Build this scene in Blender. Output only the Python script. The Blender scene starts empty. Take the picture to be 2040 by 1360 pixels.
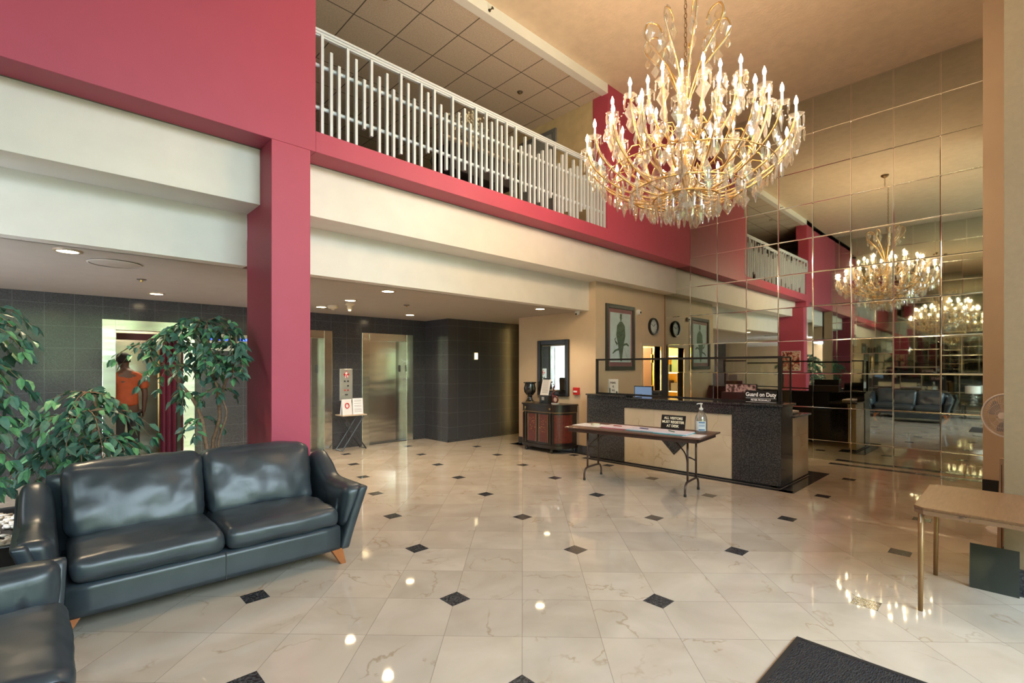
import bpy, bmesh, math, random
from mathutils import Vector, Matrix, noise

PI = math.pi
C = bpy.context.scene.collection
random.seed(7)

# ------------------------------------------------------------ camera
cam = bpy.data.cameras.new('camera')
cam.sensor_width = 36
cam.lens = 975 / 2040 * 36
cam.shift_y = (732 - 680) / 2040
cam.clip_start = 0.05
cam.clip_end = 200
camo = bpy.data.objects.new('camera', cam)
C.objects.link(camo)
camo.location = (0, 0, 1.56)
camo.rotation_euler = (PI / 2, 0, math.radians(46.292 - 90))
sc = bpy.context.scene
sc.camera = camo

# ------------------------------------------------------------ world, exposure
sc.view_settings.view_transform = 'Standard'
sc.view_settings.look = 'None'
sc.view_settings.exposure = 0.54
sc.view_settings.gamma = 1
sc.view_settings.use_curve_mapping = False
cy = sc.cycles
cy.max_bounces = 9
cy.diffuse_bounces = 4
cy.glossy_bounces = 7
cy.transmission_bounces = 4
cy.transparent_max_bounces = 10
cy.caustics_reflective = False
cy.caustics_refractive = False
cy.sample_clamp_indirect = 14
cy.blur_glossy = 0.5
cy.use_adaptive_sampling = True
cy.adaptive_threshold = 0.03

w = bpy.data.worlds.new('world')
sc.world = w
w.use_nodes = True
nt = w.node_tree
bg = nt.nodes['Background']
SKY = 17.5
bg.inputs[0].default_value = (0.73, 0.84, 1.0, 1)
bg.inputs[1].default_value = SKY

# window openings in the street side wall (x0, x1), all z 0.25 .. 5.7
WY = -4.2
BAYS = [(-1.2, 0.75), (0.95, 2.9), (3.1, 4.75)]
for i, (a, b) in enumerate(BAYS):
    for z0, z1 in ((0.12, 2.75), (2.95, 5.85)):
        l = bpy.data.lights.new('window_portal', 'AREA')
        l.shape = 'RECTANGLE'
        l.size = b - a
        l.size_y = z1 - z0
        l.cycles.is_portal = True
        o = bpy.data.objects.new('window_portal', l)
        o.location = ((a + b) / 2, WY - 0.02, (z0 + z1) / 2)
        o.rotation_euler = (PI / 2, 0, 0)
        C.objects.link(o)


# ------------------------------------------------------------ node materials
def nmat(name):
    m = bpy.data.materials.new(name)
    m.use_nodes = True
    return m, m.node_tree, m.node_tree.nodes['Principled BSDF']


def mathn(t, op, a, b=None, c=None):
    n = t.nodes.new('ShaderNodeMath')
    n.operation = op
    for i, v in enumerate((a, b, c)):
        if v is None:
            continue
        if isinstance(v, (int, float)):
            n.inputs[i].default_value = v
        else:
            t.links.new(v, n.inputs[i])
    return n.outputs[0]


def ramp(t, fac, stops):
    r = t.nodes.new('ShaderNodeValToRGB')
    e = r.color_ramp.elements
    while len(e) < len(stops):
        e.new(0.5)
    for k, (p, c) in zip(e, stops):
        k.position = p
        k.color = (*c, 1) if len(c) == 3 else c
    t.links.new(fac, r.inputs[0])
    return r.outputs[0]


def mixc(t, fac, a, b):
    n = t.nodes.new('ShaderNodeMix')
    n.data_type = 'RGBA'
    if isinstance(fac, (int, float)):
        n.inputs[0].default_value = fac
    else:
        t.links.new(fac, n.inputs[0])
    for s, v in ((6, a), (7, b)):
        if isinstance(v, tuple):
            n.inputs[s].default_value = (*v, 1)
        else:
            t.links.new(v, n.inputs[s])
    return n.outputs[2]


def objc(t):
    return t.nodes.new('ShaderNodeTexCoord').outputs['Object']


def noisen(t, co, scale, detail=3, dist=0, out=0):
    n = t.nodes.new('ShaderNodeTexNoise')
    n.inputs['Scale'].default_value = scale
    n.inputs['Detail'].default_value = detail
    n.inputs['Distortion'].default_value = dist
    t.links.new(co, n.inputs['Vector'])
    return n.outputs[out]


def bumpn(t, p, h, strength, dist=0.01):
    b = t.nodes.new('ShaderNodeBump')
    b.inputs['Strength'].default_value = strength
    b.inputs['Distance'].default_value = dist
    t.links.new(h, b.inputs['Height'])
    t.links.new(b.outputs[0], p.inputs['Normal'])


def M(name, col, rough=0.5, metal=0.0, var=0.08, vs=6, bump=0.0, bs=80, spec=None, coat=0):
    """painted / plain surface with a little mottling and optional fine bump"""
    m, t, p = nmat(name)
    co = objc(t)
    n = noisen(t, co, vs, 3)
    lo = tuple(max(0, c * (1 - var)) for c in col)
    hi = tuple(min(1, c * (1 + var)) for c in col)
    t.links.new(ramp(t, n, [(0.3, lo), (0.7, hi)]), p.inputs['Base Color'])
    p.inputs['Roughness'].default_value = rough
    p.inputs['Metallic'].default_value = metal
    if spec is not None:
        p.inputs['Specular IOR Level'].default_value = spec
    if coat:
        p.inputs['Coat Weight'].default_value = coat
    if bump:
        bumpn(t, p, noisen(t, co, bs, 4), bump, 0.004)
    return m


def emis(name, col, s):
    m = bpy.data.materials.new(name)
    m.use_nodes = True
    t = m.node_tree
    p = t.nodes['Principled BSDF']
    p.inputs['Base Color'].default_value = (*col, 1)
    p.inputs['Emission Color'].default_value = (*col, 1)
    p.inputs['Emission Strength'].default_value = s
    return m


def tile_mat(name, base, base2, line, sx, sz, rough, gap=0.004, speck=True):
    """wall tiles: joints run along s = x + y (works on walls of either direction) and z"""
    m, t, p = nmat(name)
    co = objc(t)
    sep = t.nodes.new('ShaderNodeSeparateXYZ')
    t.links.new(co, sep.inputs[0])
    s = mathn(t, 'ADD', sep.outputs[0], sep.outputs[1])
    fs = mathn(t, 'ABSOLUTE', mathn(t, 'SUBTRACT', mathn(t, 'FRACT', mathn(t, 'DIVIDE', s, sx)), 0.5))
    fz = mathn(t, 'ABSOLUTE', mathn(t, 'SUBTRACT', mathn(t, 'FRACT', mathn(t, 'DIVIDE', sep.outputs[2], sz)), 0.5))
    ls = mathn(t, 'GREATER_THAN', fs, 0.5 - gap / sx)
    lz = mathn(t, 'GREATER_THAN', fz, 0.5 - gap / sz)
    l = mathn(t, 'MAXIMUM', ls, lz)
    col = ramp(t, noisen(t, co, 130 if speck else 3, 2), [(0.38, base), (0.68, base2)])
    t.links.new(mixc(t, l, col, line), p.inputs['Base Color'])
    p.inputs['Roughness'].default_value = rough
    return m


def granite(name, a, b, rough=0.12):
    m, t, p = nmat(name)
    co = objc(t)
    v = t.nodes.new('ShaderNodeTexVoronoi')
    v.inputs['Scale'].default_value = 90
    t.links.new(co, v.inputs['Vector'])
    n = noisen(t, co, 60, 4)
    c1 = ramp(t, n, [(0.42, a), (0.66, b)])
    t.links.new(mixc(t, mathn(t, 'LESS_THAN', v.outputs[0], 0.16), c1, tuple(min(1, x * 2.2) for x in b)), p.inputs['Base Color'])
    p.inputs['Roughness'].default_value = rough
    return m


def marble(name, c0, c1, vein, rough, panel=None, groutw=0.0012, floor=False):
    m, t, p = nmat(name)
    co = objc(t)
    sep = t.nodes.new('ShaderNodeSeparateXYZ')
    t.links.new(co, sep.inputs[0])
    cell = None
    line = None
    if floor:
        T = 0.4555
        x = mathn(t, 'SUBTRACT', sep.outputs[0], 3.614)
        y = mathn(t, 'SUBTRACT', sep.outputs[1], 3.621)
        k = 1 / (math.sqrt(2) * T)
        u = mathn(t, 'MULTIPLY', mathn(t, 'ADD', x, y), k)
        v = mathn(t, 'MULTIPLY', mathn(t, 'SUBTRACT', x, y), k)
    else:
        T = panel or 0.6
        s = mathn(t, 'ADD', sep.outputs[0], sep.outputs[1])
        u = mathn(t, 'DIVIDE', s, T)
        v = mathn(t, 'DIVIDE', mathn(t, 'SUBTRACT', sep.outputs[2], 0.02), T)
    fu = mathn(t, 'ABSOLUTE', mathn(t, 'SUBTRACT', mathn(t, 'FRACT', u), 0.5))
    fv = mathn(t, 'ABSOLUTE', mathn(t, 'SUBTRACT', mathn(t, 'FRACT', v), 0.5))
    line = mathn(t, 'GREATER_THAN', mathn(t, 'MAXIMUM', fu, fv), 0.5 - groutw / T)
    comb = t.nodes.new('ShaderNodeCombineXYZ')
    t.links.new(mathn(t, 'FLOOR', u), comb.inputs[0])
    t.links.new(mathn(t, 'FLOOR', v), comb.inputs[1])
    wn = t.nodes.new('ShaderNodeTexWhiteNoise')
    t.links.new(comb.outputs[0], wn.inputs['Vector'])
    # every slab has its own piece of stone: shift the texture per tile
    vm = t.nodes.new('ShaderNodeVectorMath')
    vm.operation = 'MULTIPLY_ADD'
    t.links.new(wn.outputs['Color'], vm.inputs[0])
    vm.inputs[1].default_value = (7, 7, 7)
    t.links.new(co, vm.inputs[2])
    sc_ = vm.outputs[0]
    cloud = noisen(t, sc_, 2.6, 6, 0.6)
    col = ramp(t, cloud, [(0.3, c0), (0.7, c1)])
    vn = noisen(t, sc_, 1.3, 12, 0.35)
    vfac = ramp(t, mathn(t, 'ABSOLUTE', mathn(t, 'SUBTRACT', vn, 0.5)), [(0.0, (1, 1, 1)), (0.008, (0, 0, 0))])
    vfac = mathn(t, 'MULTIPLY', vfac, ramp(t, noisen(t, sc_, 3.1, 3), [(0.45, (0, 0, 0)), (0.6, (0.75, 0.75, 0.75))]))
    col = mixc(t, vfac, col, vein)
    br = mathn(t, 'ADD', mathn(t, 'MULTIPLY', wn.outputs['Value'], 0.14), 0.9)
    hs = t.nodes.new('ShaderNodeHueSaturation')
    t.links.new(col, hs.inputs['Color'])
    t.links.new(br, hs.inputs['Value'])
    col = mixc(t, mathn(t, 'MULTIPLY', line, 0.8), hs.outputs[0], (0.16, 0.12, 0.09))
    t.links.new(col, p.inputs['Base Color'])
    p.inputs['Roughness'].default_value = rough
    return m


def steel(name, col=(0.76, 0.74, 0.7), rough=0.2):
    m, t, p = nmat(name)
    co = objc(t)
    mp = t.nodes.new('ShaderNodeMapping')
    mp.inputs['Scale'].default_value = (0.5, 0.5, 2.2)
    t.links.new(co, mp.inputs[0])
    p.inputs['Base Color'].default_value = (*col, 1)
    p.inputs['Metallic'].default_value = 1
    p.inputs['Roughness'].default_value = rough
    bumpn(t, p, noisen(t, mp.outputs[0], 1.6, 2), 0.35, 0.03)
    return m


def thin_glass(name, tint=(0.93, 0.97, 0.95), refl=1.0):
    m = bpy.data.materials.new(name)
    m.use_nodes = True
    t = m.node_tree
    t.nodes.remove(t.nodes['Principled BSDF'])
    out = t.nodes['Material Output']
    tr = t.nodes.new('ShaderNodeBsdfTransparent')
    tr.inputs[0].default_value = (*tint, 1)
    gl = t.nodes.new('ShaderNodeBsdfGlossy')
    gl.inputs['Roughness'].default_value = 0.01
    lw = t.nodes.new('ShaderNodeLayerWeight')
    mx = t.nodes.new('ShaderNodeMixShader')
    fac = mathn(t, 'ADD', mathn(t, 'MULTIPLY', mathn(t, 'POWER', lw.outputs['Facing'], 4.0), 0.6), 0.04)
    lw.inputs[0].default_value = 0.5
    t.links.new(mathn(t, 'MULTIPLY', fac, refl), mx.inputs[0])
    t.links.new(tr.outputs[0], mx.inputs[1])
    t.links.new(gl.outputs[0], mx.inputs[2])
    t.links.new(mx.outputs[0], out.inputs[0])
    return m


def crystal_mat(name, tint, trans):
    """cut glass: clear body with bright facets"""
    m = bpy.data.materials.new(name)
    m.use_nodes = True
    t = m.node_tree
    t.nodes.remove(t.nodes['Principled BSDF'])
    out = t.nodes['Material Output']
    tr = t.nodes.new('ShaderNodeBsdfTransparent')
    tr.inputs[0].default_value = (*tint, 1)
    gl = t.nodes.new('ShaderNodeBsdfGlossy')
    gl.inputs['Roughness'].default_value = 0.05
    gl.inputs['Color'].default_value = (1, 1, 1, 1)
    di = t.nodes.new('ShaderNodeBsdfTranslucent')
    di.inputs[0].default_value = (0.5, 0.48, 0.46, 1)
    d2 = t.nodes.new('ShaderNodeBsdfDiffuse')
    d2.inputs[0].default_value = (0.42, 0.41, 0.4, 1)
    m0 = t.nodes.new('ShaderNodeMixShader')
    m0.inputs[0].default_value = 0.5
    t.links.new(di.outputs[0], m0.inputs[1])
    t.links.new(d2.outputs[0], m0.inputs[2])
    m1 = t.nodes.new('ShaderNodeMixShader')
    m1.inputs[0].default_value = 0.5
    t.links.new(m0.outputs[0], m1.inputs[1])
    t.links.new(gl.outputs[0], m1.inputs[2])
    lw = t.nodes.new('ShaderNodeLayerWeight')
    lw.inputs[0].default_value = 0.45
    mx = t.nodes.new('ShaderNodeMixShader')
    t.links.new(mathn(t, 'MAXIMUM', mathn(t, 'MULTIPLY', lw.outputs['Facing'], 1.1), 1 - trans), mx.inputs[0])
    t.links.new(tr.outputs[0], mx.inputs[1])
    t.links.new(m1.outputs[0], mx.inputs[2])
    t.links.new(mx.outputs[0], out.inputs[0])
    return m


RED = M('red_paint', (0.44, 0.068, 0.118), 0.5, var=0.04, vs=1.5, bump=0.15, bs=120, spec=0.35)
CREAM = M('cream_wallcovering', (0.77, 0.73, 0.68), 0.6, var=0.03, vs=4, bump=0.25, bs=160)
WARM_LIT = M('warm_lit_wallcovering', (0.66, 0.52, 0.37), 0.6, var=0.03, vs=4, bump=0.2, bs=160)  # console wall cream with the warm interior light put into its colour
PALE = M('pale_wallcovering', (0.28, 0.19, 0.108), 0.65, var=0.05, vs=30, bump=0.3, bs=200)
CEIL = M('textured_plaster_ceiling', (0.74, 0.6, 0.45), 0.8, var=0.05, vs=8, bump=0.9, bs=28)
SOFF = M('soffit_plaster', (0.45, 0.4, 0.35), 0.7, var=0.03)
WHITE = M('white_paint', (0.82, 0.82, 0.8), 0.45, var=0.02)
DTILE = tile_mat('dark_granite_wall_tile', (0.034, 0.034, 0.038), (0.075, 0.075, 0.083), (0.11, 0.11, 0.12), 0.305, 0.305, 0.16, 0.0025)
GRAN = granite('dark_granite', (0.024, 0.025, 0.028), (0.085, 0.085, 0.09))
FLOOR = marble('cream_marble_tiles', (0.5, 0.43, 0.35), (0.6, 0.53, 0.45), (0.38, 0.28, 0.18), 0.04, floor=True)
DMARB = marble('cream_marble_panels', (0.66, 0.54, 0.38), (0.76, 0.65, 0.5), (0.5, 0.36, 0.2), 0.15, panel=0.6, groutw=0.001)
BLACK = M('black_metal', (0.012, 0.012, 0.012), 0.35)
BLK_RUB = M('black_rubber', (0.015, 0.016, 0.018), 0.6)
STEEL = steel('brushed_steel')
GLASS = thin_glass('clear_glass', refl=0.45)
GUARDG = thin_glass('guard_glass', (0.95, 0.96, 0.94), 0.6)
ALU = M('aluminium_silver_paint', (0.62, 0.67, 0.74), 0.4, 0.1, var=0.03)
DARKGREY = M('dark_grey_plastic', (0.05, 0.05, 0.05), 0.5)
GREYP = M('grey_door_paint', (0.33, 0.35, 0.38), 0.5)
PAPER = M('white_paper', (0.8, 0.78, 0.8), 0.7, var=0.02)
REDP = M('red_plastic', (0.55, 0.02, 0.02), 0.4)
GOLD = M('gilt_metal', (0.62, 0.4, 0.16), 0.3, 0.9, var=0.1)
BRASS = M('brass', (0.7, 0.5, 0.2), 0.3, 1.0)


# ------------------------------------------------------------ mesh builder
class MB:
    def __init__(s):
        s.bm = bmesh.new()
        s.mi = 0

    def _f(s, vs):
        try:
            f = s.bm.faces.new(vs)
            f.material_index = s.mi
            return f
        except ValueError:
            return None

    def box(s, x0, y0, z0, x1, y1, z1):
        v = [s.bm.verts.new((x, y, z)) for x in (x0, x1) for y in (y0, y1) for z in (z0, z1)]
        for q in ((0, 1, 3, 2), (4, 6, 7, 5), (0, 4, 5, 1), (2, 3, 7, 6), (0, 2, 6, 4), (1, 5, 7, 3)):
            s._f([v[i] for i in q])
        return s

    def quad(s, a, b, c, d):
        s._f([s.bm.verts.new(p) for p in (a, b, c, d)])
        return s

    def poly(s, pts):
        s._f([s.bm.verts.new(p) for p in pts])
        return s

    def prism(s, pts, d):
        """closed polygon pts (3d) extruded by vector d"""
        d = Vector(d)
        a = [s.bm.verts.new(p) for p in pts]
        b = [s.bm.verts.new(Vector(p) + d) for p in pts]
        s._f(a)
        s._f(b[::-1])
        n = len(pts)
        for i in range(n):
            s._f([a[i], b[i], b[(i + 1) % n], a[(i + 1) % n]])
        return s

    def tube(s, path, rad, n=8, cap=True):
        path = [Vector(p) for p in path]
        if not hasattr(rad, '__len__'):
            rad = [rad] * len(path)
        rings = []
        up = None
        for i, p in enumerate(path):
            if i == 0:
                d = path[1] - p
            elif i == len(path) - 1:
                d = p - path[i - 1]
            else:
                d = (path[i + 1] - path[i - 1])
            d.normalize()
            if up is None:
                up = d.orthogonal().normalized()
            else:
                up = (up - d * up.dot(d))
                if up.length < 1e-6:
                    up = d.orthogonal()
                up.normalize()
            sd = d.cross(up)
            rings.append([s.bm.verts.new(p + (up * math.cos(a) + sd * math.sin(a)) * rad[i]) for a in [2 * PI * k / n for k in range(n)]])
        for a, b in zip(rings, rings[1:]):
            for k in range(n):
                s._f([a[k], a[(k + 1) % n], b[(k + 1) % n], b[k]])
        if cap:
            s._f(rings[0][::-1])
            s._f(rings[-1])
        return s

    def lathe(s, prof, c=(0, 0, 0), n=24, axis='Z', cap=True):
        c = Vector(c)
        rings = []
        for r, h in prof:
            ring = []
            for k in range(n):
                a = 2 * PI * k / n
                if axis == 'Z':
                    q = Vector((r * math.cos(a), r * math.sin(a), h))
                elif axis == 'X':
                    q = Vector((h, r * math.cos(a), r * math.sin(a)))
                else:
                    q = Vector((r * math.sin(a), h, r * math.cos(a)))
                ring.append(s.bm.verts.new(c + q))
            rings.append(ring)
        for a, b in zip(rings, rings[1:]):
            for k in range(n):
                s._f([a[k], a[(k + 1) % n], b[(k + 1) % n], b[k]])
        if cap:
            s._f(rings[0][::-1])
            s._f(rings[-1])
        return s

    def soft(s, c, dims, r, n=(10, 10, 8), puff=(0, 0, 0), wr=0.0, seed=0, fn=None):
        """rounded, optionally puffed and wrinkled cushion block"""
        a, b, h = dims[0] / 2, dims[1] / 2, dims[2] / 2
        vs = {}
        nx, ny, nz = n

        def pos(i, j, k):
            q = []
            for t, m in ((i, nx), (j, ny), (k, nz)):
                u = 2 * t / m - 1
                q.append(0.45 * u + 0.55 * math.sin(u * PI / 2))
            return q

        def vert(i, j, k):
            if (i, j, k) in vs:
                return vs[(i, j, k)]
            u = pos(i, j, k)
            p = Vector((u[0] * a, u[1] * b, u[2] * h))
            inner = Vector((max(-(a - r), min(a - r, p.x)), max(-(b - r), min(b - r, p.y)), max(-(h - r), min(h - r, p.z))))
            d = p - inner
            if d.length > 1e-9:
                p = inner + d.normalized() * r
            if abs(u[2]) > 0.999 or True:
                p.z += puff[2] * (1 - u[0] ** 2) * (1 - u[1] ** 2) * u[2]
                p.y += puff[1] * (1 - u[0] ** 2) * (1 - u[2] ** 2) * u[1]
                p.x += puff[0] * (1 - u[2] ** 2) * (1 - u[1] ** 2) * u[0]
            if wr:
                nn = noise.noise(Vector((p.x * 7 + seed, p.y * 7, p.z * 7))) + 0.5 * noise.noise(Vector((p.x * 18, p.y * 18 + seed, p.z * 18)))
                p += Vector((u[0] ** 3, u[1] ** 3, u[2] ** 3)) * wr * nn
            if fn:
                p = fn(p)
            vs[(i, j, k)] = s.bm.verts.new(Vector(c) + p)
            return vs[(i, j, k)]

        for i in range(nx):
            for j in range(ny):
                s._f([vert(i, j, 0), vert(i, j + 1, 0), vert(i + 1, j + 1, 0), vert(i + 1, j, 0)])
                s._f([vert(i, j, nz), vert(i + 1, j, nz), vert(i + 1, j + 1, nz), vert(i, j + 1, nz)])
        for i in range(nx):
            for k in range(nz):
                s._f([vert(i, 0, k), vert(i + 1, 0, k), vert(i + 1, 0, k + 1), vert(i, 0, k + 1)])
                s._f([vert(i, ny, k), vert(i, ny, k + 1), vert(i + 1, ny, k + 1), vert(i + 1, ny, k)])
        for j in range(ny):
            for k in range(nz):
                s._f([vert(0, j, k), vert(0, j, k + 1), vert(0, j + 1, k + 1), vert(0, j + 1, k)])
                s._f([vert(nx, j, k), vert(nx, j + 1, k), vert(nx, j + 1, k + 1), vert(nx, j, k + 1)])
        return s

    def build(s, name, mats, parent=None, smooth=None, bevel=0, loc=None, sub=0):
        bmesh.ops.recalc_face_normals(s.bm, faces=s.bm.faces)
        me = bpy.data.meshes.new(name)
        s.bm.to_mesh(me)
        s.bm.free()
        o = bpy.data.objects.new(name, me)
        for m in (mats if isinstance(mats, (list, tuple)) else [mats]):
            me.materials.append(m)
        if smooth:
            for p in me.polygons:
                p.use_smooth = True
            if smooth != True:
                me.set_sharp_from_angle(angle=math.radians(smooth))
        if parent:
            o.parent = parent
        if loc:
            o.location = loc
        if bevel:
            b = o.modifiers.new('bevel', 'BEVEL')
            b.width = bevel
            b.segments = 2
            b.limit_method = 'ANGLE'
        if sub:
            b = o.modifiers.new('sub', 'SUBSURF')
            b.levels = sub
            b.render_levels = sub
        C.objects.link(o)
        return o


def tag(o, label, cat, group=None, kind=None):
    o['label'] = label
    if cat:
        o['category'] = cat
    if group:
        o['group'] = group
    if kind:
        o['kind'] = kind
    return o


def thing(name, label, cat, loc=(0, 0, 0), rz=0, group=None):
    o = bpy.data.objects.new(name, None)
    o.empty_display_size = 0.1
    C.objects.link(o)
    o.location = loc
    o.rotation_euler = (0, 0, rz)
    return tag(o, label, cat, group)


def struct(o, label=None):
    o['kind'] = 'structure'
    if label:
        o['label'] = label
    return o


def B(*a):
    return MB().box(*a)


def copy_tree(o, parent=None):
    c = o.copy()
    C.objects.link(c)
    c.parent = parent
    for ch in list(o.children):
        copy_tree(ch, c)
    return c


def text(body, size, loc, rot, mat, parent, name='lettering', ext=0.0008, align='CENTER', sx=1.0, bold=0.0):
    cu = bpy.data.curves.new(name, 'FONT')
    cu.body = body
    cu.size = size
    cu.extrude = ext
    cu.offset = bold
    cu.align_x = align
    cu.align_y = 'CENTER'
    cu.space_line = 0.95
    o = bpy.data.objects.new(name, cu)
    cu.materials.append(mat)
    o.parent = parent
    o.location = loc
    o.rotation_euler = rot
    o.scale = (sx, 1, 1)
    dg = bpy.context.evaluated_depsgraph_get()
    me = bpy.data.meshes.new_from_object(o)
    me.name = name
    mo_ = bpy.data.objects.new(name, me)
    mo_.parent = parent
    mo_.location = loc
    mo_.rotation_euler = rot
    mo_.scale = (sx, 1, 1)
    C.objects.link(mo_)
    bpy.data.objects.remove(o)
    return mo_


# ============================================================ SETTING
ZC = 6.18      # atrium ceiling
YB = 4.686     # red balcony face
XM = 9.5       # mirror wall
XL = -1.45     # opposite mirror wall
ZL = 2.585     # lobby ceiling
# floor with dark insets and border strips
f = MB()
f.box(-3.2, WY, -0.12, 9.6, 11.0, 0.0)
f.mi = 1
ax, bx, by = 1.288, 0.322, 0.966
hs_ = 0.0745
for m_ in range(-8, 9):
    for n_ in range(-7, 7):
        x = 3.614 + m_ * ax + n_ * bx
        y = 3.621 + n_ * by
        if not (XL + .1 < x < XM - .35 and WY + .2 < y < 9.0):
            continue
        if x > 7.0 and y > 5.0 and y < 8.2 or (x > 6.6 and x < 8.25 and 1.9 < y < 5.3) or (x > 5.9 and y > 8.1):
            continue
        f.quad((x - hs_, y - hs_, 0.0006), (x + hs_, y - hs_, 0.0006), (x + hs_, y + hs_, 0.0006), (x - hs_, y + hs_, 0.0006))
zz = 0.0008
for a in ((6.7, 2.0, 6.82, 5.28), (6.7, 1.97, 8.35, 2.15), (6.98, 5.28, 7.1, 7.25), (9.2, 0.3, 9.36, 2.2), (8.03, 2.15, 8.35, 2.4),
          (6.9, 6.95, 8.2, 7.3), (4.8, -1.2, 4.92, 0.2)):
    f.quad((a[0], a[1], zz), (a[2], a[1], zz), (a[2], a[3], zz), (a[0], a[3], zz))
struct(f.build('floor', [FLOOR, GRAN]), 'polished cream marble tile floor with small black diamond insets')

# ceilings
struct(B(XL - .1, WY - .1, ZC, XM + .1, YB + 0.12, ZC + .15).build('ceiling', CEIL), 'high textured plaster ceiling above the lobby atrium')
tc = tile_mat('acoustic_ceiling_tiles', (0.3, 0.25, 0.2), (0.36, 0.305, 0.245), (0.12, 0.1, 0.085), 0.6, 0.6, 0.8, 0.008)
# ceiling tiles need x / y joints
t = tc.node_tree
t.nodes.clear()
out = t.nodes.new('ShaderNodeOutputMaterial')
p = t.nodes.new('ShaderNodeBsdfPrincipled')
t.links.new(p.outputs[0], out.inputs[0])
co = objc(t)
sep = t.nodes.new('ShaderNodeSeparateXYZ')
t.links.new(co, sep.inputs[0])
fx = mathn(t, 'ABSOLUTE', mathn(t, 'SUBTRACT', mathn(t, 'FRACT', mathn(t, 'DIVIDE', mathn(t, 'ADD', sep.outputs[0], 0.13 + 0.3 + 6), 0.6)), 0.5))
fy = mathn(t, 'ABSOLUTE', mathn(t, 'SUBTRACT', mathn(t, 'FRACT', mathn(t, 'DIVIDE', mathn(t, 'ADD', sep.outputs[1], 0.12 + 6), 0.6)), 0.5))
l = mathn(t, 'GREATER_THAN', mathn(t, 'MAXIMUM', fx, mathn(t, 'SUBTRACT', 1, mathn(t, 'ADD', fy, 0.5))), 0.4875)
fx2 = mathn(t, 'FRACT', mathn(t, 'DIVIDE', mathn(t, 'ADD', sep.outputs[0], -2.84 + 6), 0.6))
fy2 = mathn(t, 'FRACT', mathn(t, 'DIVIDE', mathn(t, 'ADD', sep.outputs[1], -5.88 + 6), 0.6))
l = mathn(t, 'GREATER_THAN', mathn(t, 'MAXIMUM', mathn(t, 'ABSOLUTE', mathn(t, 'SUBTRACT', fx2, 0.5)), mathn(t, 'ABSOLUTE', mathn(t, 'SUBTRACT', fy2, 0.5))), 0.4875)
col = ramp(t, noisen(t, co, 70, 3), [(0.35, (0.55, 0.46, 0.38)), (0.65, (0.7, 0.6, 0.49))])
t.links.new(mixc(t, l, col, (0.13, 0.11, 0.09)), p.inputs['Base Color'])
p.inputs['Roughness'].default_value = 0.85
struct(B(XL, YB + 0.12, 6.045, 6.85, 10.9, 6.15).build('ceiling', tc), 'square acoustic tile ceiling over the upper balcony')
struct(B(XL, YB + 0.0, 6.03, 6.64, YB + 0.12, ZC).build('trim_1', WHITE), 'white ceiling edge strip between atrium and balcony')
struct(B(-3.2, 5.58, ZL, 9.0, 9.3, ZL + .3).build('ceiling', SOFF), 'low plain ceiling over the elevator lobby')

# balcony slab / fascias / red frame
r = MB()
r.box(XL, YB, 3.625, 1.88, YB + 0.3, ZC)
r.box(1.88, YB, 3.625, 6.64, YB + 0.3, 3.825)
r.box(6.64, YB, 3.625, XM, YB + 0.3, ZC)
struct(r.build('wall_balcony', RED, bevel=0.004), 'deep red plaster balcony face and upper wall')
struct(B(1.48, YB, 0, 1.83, 5.42, 3.625).build('pillar', RED, bevel=0.006), 'square red pillar beside the sofa')
f = MB()
f.box(XL, 5.0, 3.1, 1.48, 5.6, 3.625)
f.box(1.83, 5.0, 3.1, XM, 5.6, 3.625)
struct(f.build('trim_2', CREAM, bevel=0.004), 'upper cream fascia below the red balcony band')
f = MB()
f.box(XL, 5.42, ZL, 1.48, 5.6, 3.1)
f.box(1.83, 5.42, ZL, 7.2, 5.6, 3.1)
struct(f.build('trim_3', CREAM), 'lower cream bulkhead over the lobby opening')
struct(B(XL, YB + .3, 3.625, 9.5, 10.9, 3.8).build('floor', M('balcony_carpet', (0.2, 0.19, 0.15), 0.9)), 'upper balcony floor slab')

# elevator lobby walls
e = MB()
YE = 9.15
ex = [(-3.2, 0.6, 0, ZL), (0.6, 1.735, 2.26, ZL), (1.735, 2.83, 0, ZL), (2.83, 3.975, 2.26, ZL), (3.975, 4.585, 0, ZL), (4.585, 5.76, 2.26, ZL), (5.76, 6.2, 0, ZL)]
for x0, x1, z0, z1 in ex:
    e.box(x0, YE, z0, x1, YE + 0.2, z1)
e.box(6.09, 8.3, 0, 9.0, 9.35, ZL)
struct(e.build('wall_elevator', DTILE), 'dark granite tiled wall around the elevators')
struct(B(-3.3, 4.95, 0, -3.2, 9.4, ZL).build('wall_west', WARM_LIT), 'tan end wall of the elevator lobby')
struct(B(8.9, 7.2, 0, 9.0, 8.3, ZL).build('wall_passage', WARM_LIT), 'tan wall of the side passage')

# console wall / picture wall / guard room
c = MB()
c.box(7.1, 5.27, 0, 7.25, 7.22, ZL)
c.box(7.1, 5.27, ZL, 7.25, 5.42, 3.1)
struct(c.build('wall_console', WARM_LIT), 'warm-lit cream wall behind the console cabinet')
c = MB()
DX0, DX1, DZ = 8.63, 9.33, 2.0
c.box(7.25, 5.27, 0, DX0, 5.4, 3.1)
c.box(DX0, 5.27, DZ, DX1, 5.4, 3.1)
c.box(DX1, 5.27, 0, XM, 5.4, 3.1)
struct(c.build('wall_picture', WARM_LIT), 'warm-lit cream wall with framed print, clock and doorway')
YEL = M('yellow_wall_paint', (0.85, 0.55, 0.1), 0.6, var=0.02)
g = MB()
g.box(7.6, 7.0, 0, 9.9, 7.1, 2.6)
g.box(7.5, 5.4, 0, 7.6, 7.1, 2.6)
g.box(9.8, 5.4, 0, 9.9, 7.0, 2.6)
g.box(9.5, 5.3, 0, 9.9, 5.4, 2.6)
struct(g.build('wall_office', YEL), 'bright yellow walls of the small office behind the doorway')
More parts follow.
